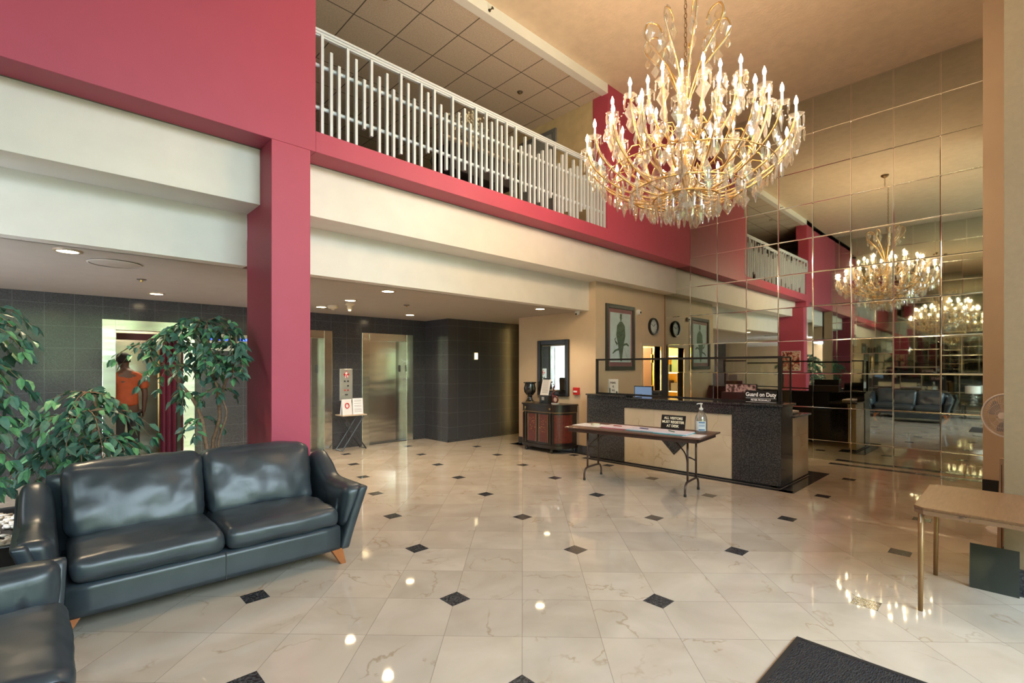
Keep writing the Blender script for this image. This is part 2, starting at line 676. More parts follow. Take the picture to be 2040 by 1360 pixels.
struct(B(7.6, 5.4, 2.5, 9.8, 7.0, 2.6).build('ceiling', WHITE), 'office ceiling')
struct(B(9.6, 5.3, -0.1, 9.9, 7.1, 0.0).build('floor', FLOOR), 'office floor beyond the doorway')
d = struct(thing('door_1', 'open cream-framed doorway to the yellow office', None), None)
f = MB()
f.box(DX0 - 0.05, 5.245, 0, DX0, 5.41, DZ + .05)
f.box(DX1, 5.245, 0, DX1 + .05, 5.41, DZ + .05)
f.box(DX0, 5.245, DZ, DX1, 5.41, DZ + .05)
f.build('frame', M('door_trim_paint', (0.62, 0.53, 0.4), 0.45), d)
MB().box(9.24, 5.42, 0.01, 9.285, 6.1, DZ - .02).build('door_leaf', M('dark_brown_door', (0.07, 0.035, 0.02), 0.4), d)
MB().box(9.225, 5.4, 1.02, 9.30, 5.425, 1.18).box(9.225, 5.4, 1.66, 9.3, 5.425, 1.84).build('door_hardware', STEEL, d)

# balcony far walls
struct(B(6.66, YB + .3, 3.8, 6.8, 10.9, 6.05).build('wall_balcony_end', M('ochre_wallcovering', (0.62, 0.5, 0.31), 0.6)), 'ochre end wall of the balcony')
struct(B(XL, 10.8, 3.8, 6.8, 10.9, 6.05).build('wall_balcony_back', M('taupe_wallcovering', (0.25, 0.21, 0.17), 0.7)), 'dark taupe back wall of the balcony')
d = struct(thing('door_2', 'grey metal door on the balcony end wall', None), None)
f = MB()
for a in ((6.62, 5.80, 3.8, 6.665, 5.87, 5.86), (6.62, 6.66, 3.8, 6.665, 6.73, 5.86), (6.62, 5.87, 5.8, 6.665, 6.66, 5.86)):
    f.box(*a)
f.build('frame', M('dark_grey_door_frame', (0.16, 0.17, 0.19), 0.5), d)
B(6.64, 5.87, 3.8, 6.66, 6.66, 5.8).build('door_leaf', GREYP, d)
MB().lathe([(0.0, -.06), (0.028, -.055), (0.03, -.03), (0.012, -.02), (0.012, 0)], (6.645, 5.95, 4.8), 12, 'X').build('knob', STEEL, d, smooth=True)

# mirror walls: one mesh per wall, beveled square panes with slightly uneven tilt
MIR, t, p = nmat('antique_mirror')
p.inputs['Base Color'].default_value = (0.6, 0.63, 0.57, 1)
p.inputs['Metallic'].default_value = 1
p.inputs['Roughness'].default_value = 0.02
MIRB, t, p = nmat('mirror_bevel')
p.inputs['Base Color'].default_value = (0.85, 0.86, 0.8, 1)
p.inputs['Metallic'].default_value = 1
p.inputs['Roughness'].default_value = 0.08


def mirror_wall(name, x, sgn, ys, zs, label, regions):
    """panes on plane X=x facing sgn; regions limits y for given z"""
    rnd = random.Random(3)
    m = MB()
    bv = 0.010
    for a, b in zip(zs, zs[1:]):
        for y0, y1 in zip(ys, ys[1:]):
            yy0, yy1 = min(y0, y1), max(y0, y1)
            lim = regions((a + b) / 2)
            if yy0 >= lim - .01:
                continue
            yy1 = min(yy1, lim)
            if yy1 - yy0 < 0.05:
                continue
            # tilt: corners get small offsets in depth (uneven glue)
            dy, dz = rnd.uniform(-1, 1) * 0.0016, rnd.uniform(-1, 1) * 0.0016
            yc, zc = (yy0 + yy1) / 2, (a + b) / 2

            def P(y, z, d):  # noqa
                off = d + dy * (y - yc) / 0.28 + dz * (z - zc) / 0.28
                return (x + sgn * (0.012 + off), y, z)
            g_ = 0.0015
            o_ = [(yy0 + g_, a + g_), (yy1 - g_, a + g_), (yy1 - g_, b - g_), (yy0 + g_, b - g_)]
            i_ = [(yy0 + bv, a + bv), (yy1 - bv, a + bv), (yy1 - bv, b - bv), (yy0 + bv, b - bv)]
            ov = [m.bm.verts.new(P(*q, -0.0012)) for q in o_]
            iv = [m.bm.verts.new(P(*q, 0.0)) for q in i_]
            m.mi = 0
            m._f(iv)
            m.mi = 1
            for k in range(4):
                m._f([ov[k], ov[(k + 1) % 4], iv[(k + 1) % 4], iv[k]])
            # small round rosette clip at the crossing
            if yy0 > 0.5:
                m.mi = 1
                m.lathe([(0.013, 0.0), (0.013, 0.004), (0.004, 0.007)] if sgn > 0 else [(0.013, 0.0), (0.013, -0.004), (0.004, -0.007)], (x + sgn * 0.011, yy0, a), 8, 'X')
    m.mi = 2
    z0, z1 = zs[0], zs[-1]
    m.box(min(x, x + sgn * 0.004), min(ys), 0.0, max(x, x + sgn * 0.004), YB, ZC)
    o = m.build(name, [MIR, MIRB, M('mirror_backing', (0.12, 0.12, 0.1), 0.5)])
    return struct(o, label)


zs = [0.0, 0.332, 0.893, 1.462, 2.03, 2.61, 3.19, 3.78, 4.37, 4.956, 5.566, 6.175]
ys = [0.38 - 0.005, 0.842, 1.395, 1.943, 2.49, 3.035, 3.585, 4.13, 4.68, 5.23]


def reg(z):
    return YB if z > 3.7 else (5.0 if z > 3.1 else 5.265)


mirror_wall('wall_mirror', XM, -1, ys, zs, 'wall of square bevelled mirror panes', reg)
ys2 = [-0.9 + 0.545 * k for k in range(12)]
mirror_wall('wall_mirror_opposite', XL, 1, ys2, zs, 'opposite wall of square bevelled mirror panes', lambda z: YB)
mw = B(XM, -1, 0, XM + .1, 5.4, ZC).build('wall_mirror_core', PALE)
struct(mw)
struct(B(XL - .1, WY, 0, XL, 5.0, ZC).build('wall_left_core', PALE))
struct(B(XL - .1, 4.95, 2.58, XL, 10.9, ZC).build('wall_left_upper', PALE))
struct(B(XL, WY, 0, XL + .02, -0.9, ZC).build('wall_left', PALE), 'plain strip of wall beside the street windows')

# street side wall with windows, piers
s = MB()
xs = [XL] + [v for b in BAYS for v in b] + [XM + .1]
for a, b in zip(xs[0::2], xs[1::2]):
    s.box(a, WY - .15, 0, b, WY + .05, ZC)
s.box(XL, WY - .15, 0, XM + .1, WY + .05, 0.12)
s.box(XL, WY - .15, 2.75, XM + .1, WY + .05, 2.95)
s.box(XL, WY - .15, 5.85, XM + .1, WY + .05, ZC)
struct(s.build('wall_street', PALE), 'street wall with tall windows behind the camera')
n = 0
for a, b in BAYS:
    for z0, z1 in ((0.12, 2.75), (2.95, 5.85)):
        n += 1
        wt = struct(thing('window_%d' % n, 'tall street window', None, (0, 0, 0)))
        fr = MB()
        k = 0.04
        for q in ((a, WY - .1, z0, a + k, WY, z1), (b - k, WY - .1, z0, b, WY, z1), (a, WY - .1, z0, b, WY, z0 + k), (a, WY - .1, z1 - k, b, WY, z1), ((a + b) / 2 - .02, WY - .1, z0, (a + b) / 2 + .02, WY, z1)):
            fr.box(*q)
        fr.build('window_frame', DARKGREY, wt)
        B(a + k, WY - .055, z0 + k, b - k, WY - .045, z1 - k).build('pane', GLASS, wt)

s = MB()
s.box(4.92, WY, 0, 5.45, 0.098, ZC)
struct(s.build('wall_pier', PALE), 'pale textured pier at the right of the lobby')
s = MB()
s.box(8.6, WY, 0, XM, 0.36, ZC)
struct(s.build('wall_pier_far', WARM_LIT), 'tan pier beside the end of the mirror wall')

# baseboards
struct(MB().box(4.9, -2.0, 0.0, 4.92, 0.1, 0.155).box(4.9, 0.098, 0, 5.45, 0.115, 0.155).build('baseboard_pier', GRAN, bevel=0.002), 'dark granite skirting at the pier')
struct(MB().box(8.58, -2.0, 0.0, 8.6, 0.365, 0.15).build('baseboard_far', BLK_RUB), 'black skirting at the tan pier')
struct(MB().box(7.085, 5.27, 0.0, 7.1, 7.22, 0.14).build('baseboard_console', GRAN, bevel=0.002), 'dark granite skirting behind the console')
struct(MB().box(7.1, 5.255, 0.0, DX0 - .05, 5.27, 0.14).build('baseboard_picture', GRAN), 'dark granite skirting of the picture wall')
struct(MB().box(-3.2, YE - .015, 0, 0.6, YE, .05).box(1.735, YE - .015, 0, 2.83, YE, .05).box(3.975, YE - .015, 0, 4.585, YE, .05).box(5.76, YE - .015, 0, 6.09, YE, .05).box(6.075, 8.285, 0, 6.09, YE, .05).box(6.075, 8.285, 0, 8.9, 8.3, .05).build('baseboard_elevator', GRAN), 'dark stone skirting of the elevator wall')

# ============================================================ ELEVATORS
def elevator(i, x0, x1, closed, label):
    e = struct(thing('door_%d' % i, label, None))
    j = 0.155
    f = MB()
    f.box(x0, YE - .03, 0, x0 + j, YE + .16, 2.26)
    f.box(x1 - j, YE - .03, 0, x1, YE + .16, 2.26)
    f.box(x0 + j, YE - .03, 2.11, x1 - j, YE + .16, 2.26)
    f.build('frame', STEEL, e, bevel=0.004)
    B(x0 + j, YE - .02, 0.0, x1 - j, YE + .3, 0.012).build('sill', M('sill_metal_%d' % i, (0.12, 0.12, 0.12), 0.35, 0.8), e)
    if closed:
        xm_ = x1 - j - 0.19
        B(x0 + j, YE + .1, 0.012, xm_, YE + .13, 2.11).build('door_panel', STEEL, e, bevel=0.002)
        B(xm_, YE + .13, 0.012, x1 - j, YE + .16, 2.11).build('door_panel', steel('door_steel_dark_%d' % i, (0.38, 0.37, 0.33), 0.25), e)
        B(x1 - j - .1, YE + .115, 1.47, x1 - j - .065, YE + .128, 1.61).build('key_plate', DARKGREY, e)
    return e


elevator(3, 0.6, 1.735, False, 'open elevator doorway in a brushed steel frame, behind the fig trees')
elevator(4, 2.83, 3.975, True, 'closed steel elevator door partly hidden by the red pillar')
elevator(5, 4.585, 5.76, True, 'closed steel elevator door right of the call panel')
# open cab
cab = MB()
cab.box(0.5, 10.7, 0, 1.9, 10.78, 2.35)
cab.box(0.45, 9.4, 0, 0.5, 10.78, 2.35)
cab.box(1.9, 9.4, 0, 1.95, 10.78, 2.35)
struct(cab.build('wall_cab', steel('cab_steel', (0.5, 0.5, 0.42), 0.25)), 'steel walls of the open elevator cab')
struct(B(0.45, 9.4, 2.35, 1.95, 10.78, 2.4).build('ceiling', M('cab_ceiling', (0.25, 0.06, 0.05), 0.5)), 'dark red elevator cab ceiling')
struct(B(0.45, 9.36, -0.02, 1.95, 10.78, 0.012).build('floor', M('cab_floor', (0.06, 0.055, 0.05), 0.4)), 'dark elevator cab floor')
tag(MB().box(0.78, 9.36, 1.98, 1.55, 9.39, 2.08).build('elevator_valance', M('valance_maroon', (0.09, 0.015, 0.02), 0.6)), 'dark maroon strip inside the top of the open elevator', 'strip')
pad = MB()
pts = []
for k in range(25):
    u = k / 24
    pts.append((1.34 + 0.22 * u, 9.52 + 0.03 * math.sin(u * PI * 6), 0))
for a, b in zip(pts, pts[1:]):
    pad.quad((a[0], a[1], 0.1), (b[0], b[1], 0.1), (b[0], b[1], 2.2), (a[0], a[1], 2.2))
    pad.quad((a[0], a[1] + .02, 0.1), (b[0], b[1] + .02, 0.1), (b[0], b[1] + .02, 2.2), (a[0], a[1] + .02, 2.2))
tag(pad.build('protection_curtain', M('maroon_fabric', (0.13, 0.012, 0.03), 0.8), smooth=True), 'maroon protective curtain hanging in the open elevator', 'curtain')
tag(MB().tube([(1.31, 9.48, 0.15), (1.31, 9.48, 2.1)], 0.012).build('grab_rail', BRASS, smooth=True), 'slim upright brass rail beside the maroon curtain', 'rail')

# call panel between the elevators
cp = thing('call_panel', 'steel elevator call panel with red diamond sign and buttons', 'control panel', (4.257, YE, 0.92))
B(-.13, -.022, 0, .13, 0, .615).build('plate', M('panel_steel', (0.55, 0.55, 0.5), 0.3, 0.6), cp, bevel=0.004)
MB().prism([(0, -.03, .43), (.06, -.03, .505), (0, -.03, .58), (-.06, -.03, .505)], (0, .01, 0)).build('warning_sign', REDP, cp)
MB().prism([(-.005, -.033, .5), (.03, -.033, .53), (.0, -.033, .56), (-.035, -.033, .53)], (0, .004, 0)).box(-.02, -.034, .44, -.008, -.03, .5).box(.012, -.034, .45, .03, -.03, .495).build('sign_symbol', PAPER, cp)
for (x, z, m_) in ((-.033, .375, BLACK), (.033, .375, BLACK), (.033, .285, BLACK), (-.033, .2, REDP), (.033, .2, REDP)):
    MB().lathe([(0.016, 0), (0.016, -.01), (0.01, -.013)], (x, -.021, z), 12, 'Y').build('button', m_, cp)
B(-.03, -.03, .1, .03, -.02, .125).build('key_switch', DARKGREY, cp)

# floor indicator with blue lamps
ib = thing('floor_indicator', 'steel indicator box with blue floor lights beside the red pillar', 'indicator', (2.21, YE, 1.835))
B(-.32, -.06, 0, .32, 0, .275).build('housing', M('indicator_steel', (0.55, 0.5, 0.43), 0.35, 0.7), ib, bevel=0.004)
B(-.29, -.066, .165, .29, -.058, .215).build('display', BLACK, ib)
for k in range(6):
    B(-.265 + k * .095, -.07, .172, -.205 + k * .095, -.064, .208).build('light', emis('blue_light_%d' % k, (0.03, 0.07, 0.9), 2.5 if k < 5 else 6), ib)

# ============================================================ CEILING FITTINGS
LAMP = emis('lamp_glow', (1.0, 0.78, 0.45), 26)
TRIM = M('lamp_trim', (0.5, 0.42, 0.32), 0.4, 0.5)
spots = [(0.149, 5.787, 'nearest the left edge above the large fig tree'), (1.123, 8.285, 'above the open elevator'), (3.364, 8.155, 'just right of the red pillar, deepest in the lobby'),
         (3.356, 7.059, 'between the red pillar and the emergency light'), (3.32, 5.87, 'close to the cream bulkhead, left of centre'), (5.119, 8.209, 'above the right elevator door'), (6.226, 5.807, 'near the console wall under the bulkhead end')]
first = None
for x, y, lab in spots:
    if first is None:
        d = thing('downlight', '', 'ceiling light', (x, y, ZL), 0, 'round recessed lights in the low ceiling')
        MB().lathe([(0.075, 0.002), (0.075, -0.012), (0.1, -0.012), (0.105, 0.0)], n=20, cap=False).build('trim_ring', TRIM, d, smooth=True)
        MB().lathe([(0.074, -0.001), (0.074, -0.01)], n=20).build('lamp_disc', LAMP, d)
        first = d
    else:
        d = copy_tree(first)
        d.location = (x, y, ZL)
    d['label'] = 'round recessed ceiling light ' + lab
    l = bpy.data.lights.new('downlight_beam', 'SPOT')
    l.energy = 55
    l.color = (1, 0.76, 0.48)
    l.spot_size = math.radians(130)
    l.spot_blend = 0.6
    l.shadow_soft_size = 0.06
    o = bpy.data.objects.new('downlight_beam', l)
    o.location = (x, y, ZL - .03)
    C.objects.link(o)

OFFW = M('cream_plastic', (0.62, 0.52, 0.36), 0.5)
sd = thing('smoke_detector', 'round cream smoke detector on the low ceiling', 'smoke detector', (3.447, 7.89, ZL))
MB().lathe([(0.085, 0), (0.085, -0.03), (0.06, -0.055), (0.0, -0.058)], n=20).build('body', OFFW, sd, smooth=40)
MB().lathe([(0.03, -0.057), (0.02, -0.075), (0.0, -0.077)], n=12).build('sensor', OFFW, sd)
el = thing('emergency_light', 'small conical cream alarm light beside the smoke detector', 'alarm light', (3.53, 7.45, ZL))
MB().lathe([(0.075, 0), (0.075, -0.02), (0.04, -0.04), (0.04, -0.09), (0.0, -0.1)], n=16).build('body', OFFW, el, smooth=40)
MB().lathe([(0.025, -0.1), (0.02, -0.12), (0, -0.125)], n=12).build('lens', emis('alarm_lens', (1, 0.8, 0.5), 1.5), el)
for i_, (x, y, z, lb) in enumerate(((0.817, 7.08, ZL, 'small round sprinkler on the low ceiling left of the pillar'), (4.293, 6.991, ZL, 'small round sprinkler on the low ceiling right of the pillar'),
                     (2.98, 5.35, 6.045, 'round sprinkler plate on the balcony tiles near the red wall'), (5.6, 5.67, 6.045, 'round sprinkler plate on the balcony tiles toward the far end'))):
    q = thing('sprinkler', lb, 'sprinkler', (x, y, z), 0, 'ceiling sprinklers')
    MB().lathe([(0.05, 0), (0.045, -0.008), (0, -0.01)], n=16).build('plate', M('sprinkler_metal_%d' % i_, (0.14, 0.12, 0.1), 0.5, 0.4), q)
    MB().lathe([(0.012, -0.008), (0.012, -0.03), (0.02, -0.032), (0, -0.035)], n=10).build('head', BRASS, q)
q = thing('access_hatch', 'shallow round ceiling cover beside the left ceiling light', 'ceiling cover', (0.5, 6.15, ZL))
MB().lathe([(0.2, 0), (0.2, -0.008), (0.19, -0.012), (0, -0.013)], n=32).build('plate', SOFF, q, smooth=30)
MB().lathe([(0.2, -0.0), (0.215, -0.01), (0.2, -0.016)], n=32, cap=False).build('rim', M('hatch_rim', (0.55, 0.5, 0.44), 0.5), q)
q = thing('ceiling_camera', 'small white dome camera under the bulkhead at the warm-lit cream wall', 'camera', (7.02, 5.62, ZL))
MB().lathe([(0.05, 0), (0.05, -0.03), (0.035, -0.06), (0, -0.075)], n=16).build('housing', WHITE, q, smooth=40)
MB().lathe([(0.018, 0), (0.018, -0.008)], (-.035, 0, -.05), 10, 'X').build('lens', BLACK, q)
q = thing('wall_camera', 'small white wall camera between the framed print and the clock', 'camera', (8.47, 5.27, 2.65))
MB().lathe([(0.055, 0), (0.055, -0.02), (0.045, -0.05), (0, -0.06)], n=16, axis='Y').build('housing', WHITE, q, smooth=40)
MB().lathe([(0.02, -.05), (0.02, -0.066)], (.012, 0, -.005), 12, 'Y').build('lens', BLACK, q)
q = thing('spray_nozzle', 'small dark sprinkler on the white ceiling edge strip', 'sprinkler', (4.08, YB, 6.085))
MB().lathe([(0.02, 0), (0.02, -0.01), (0.008, -.012), (0.008, -.06), (0.02, -.065), (0, -.067)], n=10, axis='Y').build('head', M('nozzle', (0.1, 0.08, 0.06), 0.4, 0.5), q)

# small box with a glowing face on the dark tiles
q = thing('glow_patch', 'small glowing rectangular patch on the dark granite wall', 'wall light', (6.82, 8.3, 1.74))
B(-.05, -.03, -.01, .05, 0, .15).build('housing', BRASS, q, bevel=0.004)
B(-.042, -.04, 0, .042, -.03, .14).build('glow_face', emis('patch_glow', (1.0, 0.85, 0.5), 1.6), q)

# ============================================================ BALCONY RAILING
rl = thing('balcony_railing', 'silver balcony railing of uneven upright bars above the red band', 'railing', (0, 0, 0))
hr = MB()
hr.box(1.88, YB + .03, 4.825, 6.66, YB + .11, 4.845)
hr.box(1.88, YB + .03, 4.795, 6.66, YB + .09, 4.812)
hr.box(1.88, YB + .045, 4.78, 6.66, YB + .075, 4.845)
hr.build('handrail', ALU, rl)
MB().tube([(1.88, YB + .065, 4.50), (6.66, YB + .065, 4.50)], 0.02, 10).build('cross_rail', ALU, rl, smooth=40)
MB().tube([(1.88, YB + .065, 4.09), (6.66, YB + .065, 4.09)], 0.02, 10).build('cross_rail', ALU, rl, smooth=40)
bars = [(1.95, 4.78, 3.83), (2.04, 4.65, 3.85), (2.12, 4.55, 3.83), (2.21, 4.77, 3.83), (2.3, 4.7, 3.83), (2.39, 4.53, 4.02), (2.47, 4.77, 3.97), (2.56, 4.63, 3.83), (2.65, 4.7, 3.82), (2.73, 4.56, 3.83), (2.82, 4.77, 3.89), (2.91, 4.7, 3.83), (2.99, 4.56, 3.83), (3.08, 4.77, 3.82), (3.17, 4.7, 4.01), (3.26, 4.77, 3.82), (3.35, 4.63, 3.82), (3.43, 4.56, 3.89), (3.52, 4.78, 3.82), (3.61, 4.63, 3.82), (3.7, 4.71, 3.96), (3.79, 4.56, 3.82), (3.88, 4.78, 3.82), (3.97, 4.63, 3.82), (4.05, 4.78, 4.04), (4.14, 4.7, 3.85), (4.23, 4.77, 3.82), (4.31, 4.71, 3.86), (4.4, 4.78, 4.04), (4.49, 4.63, 3.82), (4.57, 4.78, 3.81), (4.67, 4.56, 3.82), (4.75, 4.71, 3.96), (4.84, 4.63, 3.82), (4.93, 4.77, 3.81), (5.02, 4.56, 3.88), (5.1, 4.63, 3.82), (5.19, 4.77, 3.81), (5.27, 4.7, 4.0), (5.36, 4.78, 3.81), (5.45, 4.55, 3.82), (5.53, 4.7, 3.82), (5.62, 4.77, 3.88), (5.71, 4.55, 3.82), (5.79, 4.7, 3.81), (5.88, 4.63, 3.81), (5.97, 4.76, 3.96), (6.05, 4.54, 4.01), (6.14, 4.76, 3.82), (6.23, 4.64, 3.81), (6.31, 4.72, 3.82), (6.4, 4.78, 3.83), (6.49, 4.62, 3.82), (6.58, 4.78, 3.82)]
for x, zt, zb in bars:
    zb = 3.826 if zb < 3.87 else zb
    B(x - .014, YB + .01, zb, x + .014, YB + .045, zt).build('baluster', ALU, rl)

# balcony console with dried flowers
bt = thing('balcony_console', 'dark console table with pale top edge behind the balcony railing', 'table', (4.55, 5.5, 3.8))
MB().soft((0, 0, .845), (1.46, .42, .04), .02, (12, 6, 4)).build('table_top', M('pale_stone', (0.5, 0.4, 0.3), 0.4), bt, smooth=True)
MB().box(-.6, -.17, .45, .6, .17, .82).build('body', M('dark_wicker', (0.035, 0.03, 0.03), 0.7, bump=0.6, bs=60), bt, bevel=0.02)
for sx_ in (-1, 1):
    for sy_ in (-1, 1):
        MB().tube([(sx_ * .62, sy_ * .16, .8), (sx_ * .68, sy_ * .17, .62), (sx_ * .6, sy_ * .16, .4), (sx_ * .62, sy_ * .16, .2), (sx_ * .68, sy_ * .17, 0.0)], 0.014, 8).build('leg', BLACK, bt, smooth=True)
fl = thing('dried_flowers', 'pale dried flower arrangement on the balcony console', 'flower arrangement', (4.45, 5.5, 4.667))
MB().lathe([(0.07, 0), (0.1, .03), (0.11, .1), (0.06, .14), (0.07, .15)], n=16).build('bowl', M('pale_pot', (0.5, 0.47, 0.4), 0.4), fl, smooth=40)
rnd = random.Random(5)
m_ = MB()
for k in range(70):
    a = rnd.uniform(0, 2 * PI)
    L = rnd.uniform(.18, .42)
    sp = rnd.uniform(.1, .95)
    pts = [(0, 0, .12)]
    for u in (.4, .75, 1):
        pts.append((math.cos(a) * L * sp * u, math.sin(a) * L * sp * u * .6, .12 + L * u * (1.1 - .5 * sp * u)))
    m_.tube(pts, [.004, .004, .003, .002], 4)
    e_ = pts[-1]
    for q_ in range(3):
        d_ = Vector((rnd.uniform(-1, 1), rnd.uniform(-1, 1), rnd.uniform(-1, 1))) * .035
        m_.soft(Vector(e_) + d_, (.028, .02, .03), .009, (2, 2, 2))
m_.build('blossoms', M('dried_cream_flowers', (0.66, 0.6, 0.48), 0.8, var=.2), fl)

# ============================================================ CHANDELIER
CX, CYY = 4.48, 2.26
GLS = crystal_mat('crystal_glass', (0.97, 0.97, 0.97), 0.62)
GLS2 = crystal_mat('crystal_amber', (1.0, 0.93, 0.8), 0.8)
BULB = emis('bulb_glow', (1.0, 0.8, 0.5), 100)
SLEEVE = emis('candle_sleeve_glow', (0.9, 0.78, 0.6), 0.35)  # sleeve given a faint glow for bulb light showing through it
ch = thing('chandelier', 'huge gilt and crystal chandelier of candle bulbs hanging from the high ceiling', 'chandelier', (CX, CYY, 0))
chain = MB()
z = 4.45
k = 0
while z < 6.12:
    R_ = 0.028
    pts = []
    for q in range(9):
        a = 2 * PI * q / 8
        v = Vector((math.cos(a) * .013, 0, math.sin(a) * R_))
        if k % 2:
            v = Vector((0, v.x, v.z))
        pts.append(v + Vector((0, 0, z)))
    chain.tube(pts, 0.004, 5, cap=False)
    z += 0.046
    k += 1
chain.build('chain', M('bronze_chain', (0.2, 0.12, 0.06), 0.35, 0.9), ch, smooth=True)
MB().lathe([(0.005, 6.1), (0.02, 6.11), (0.075, 6.15), (0.085, 6.178), (0, 6.18)], n=20).build('canopy', M('bronze_canopy', (0.2, 0.12, 0.06), 0.35, 0.9), ch, smooth=True)
MB().lathe([(0.0, 3.06), (0.03, 3.08), (0.05, 3.12), (0.03, 3.16), (0.1, 3.2), (0.13, 3.26), (0.1, 3.31), (0.035, 3.36), (0.03, 3.42), (0.07, 3.48), (0.085, 3.6), (0.07, 3.72), (0.03, 3.78), (0.05, 3.84), (0.1, 3.88), (0.06, 3.93), (0.03, 4.0), (0.05, 4.1), (0.065, 4.2), (0.03, 4.3), (0.05, 4.36), (0.02, 4.42), (0.0, 4.47)], n=16).build('column', GLS2, ch, smooth=50)
MB().tube([(0, 0, 3.05), (0, 0, 4.46)], 0.016, 8).build('stem', GOLD, ch, smooth=True)
ring = MB()
for (R_, z, rr) in ((0.78, 3.405, .005), (0.52, 3.24, .009), (.3, 3.18, .01)):
    ring.tube([(R_ * math.cos(2 * PI * q / 48), R_ * math.sin(2 * PI * q / 48), z) for q in range(49)], rr, 6, cap=False)
ring.build('hoop', GOLD, ch, smooth=True)


def bez(p, n=14):
    """catmull-rom through p"""
    out = []
    P_ = [p[0]] + list(p) + [p[-1]]
    for i in range(1, len(P_) - 2):
        for k in range(n):
            u = k / n
            a, b, c, d = P_[i - 1], P_[i], P_[i + 1], P_[i + 2]
            out.append(tuple(0.5 * ((2 * b[j]) + (-a[j] + c[j]) * u + (2 * a[j] - 5 * b[j] + 4 * c[j] - d[j]) * u * u + (-a[j] + 3 * b[j] - 3 * c[j] + d[j]) * u ** 3) for j in range(len(b))))
    out.append(tuple(p[-1]))
    return out


def add_pendant(mb, x, y, z, L, kind, rot):
    """hanging cut drop: top bead then kite / spear / almond body, top at z"""
    mb.lathe([(0.001, z), (0.008, z - .007), (0.001, z - .015)], (x, y, 0), 5, cap=False)
    z -= .016
    if kind == 0:      # kite
        w_, t_ = L * .36, L * .09
        prof = [(0.12, 0.0), (0.55, .2), (1.0, .45), (0.5, .74), (0.02, 1.0)]
    elif kind == 1:    # spear
        w_, t_ = L * .1, L * .08
        prof = [(0.2, 0), (1, .12), (.8, .75), (0.03, 1)]
    else:              # almond
        w_, t_ = L * .27, L * .1
        prof = [(0.1, 0), (.6, .25), (1, .6), (.65, .85), (0.05, 1)]
    cr, sr = math.cos(rot), math.sin(rot)
    rings = []
    for wf, hf in prof:
        rr = []
        for (a, b) in ((1, 0), (.45, 1), (-.45, 1), (-1, 0), (-.45, -1), (.45, -1)):
            px, py = a * wf * w_, b * max(wf, .3) * t_
            rr.append(mb.bm.verts.new((x + px * cr - py * sr, y + px * sr + py * cr, z - hf * L)))
        rings.append(rr)
    for a, b in zip(rings, rings[1:]):
        for q in range(6):
            mb._f([a[q], a[(q + 1) % 6], b[(q + 1) % 6], b[q]])
    mb._f(rings[-1])


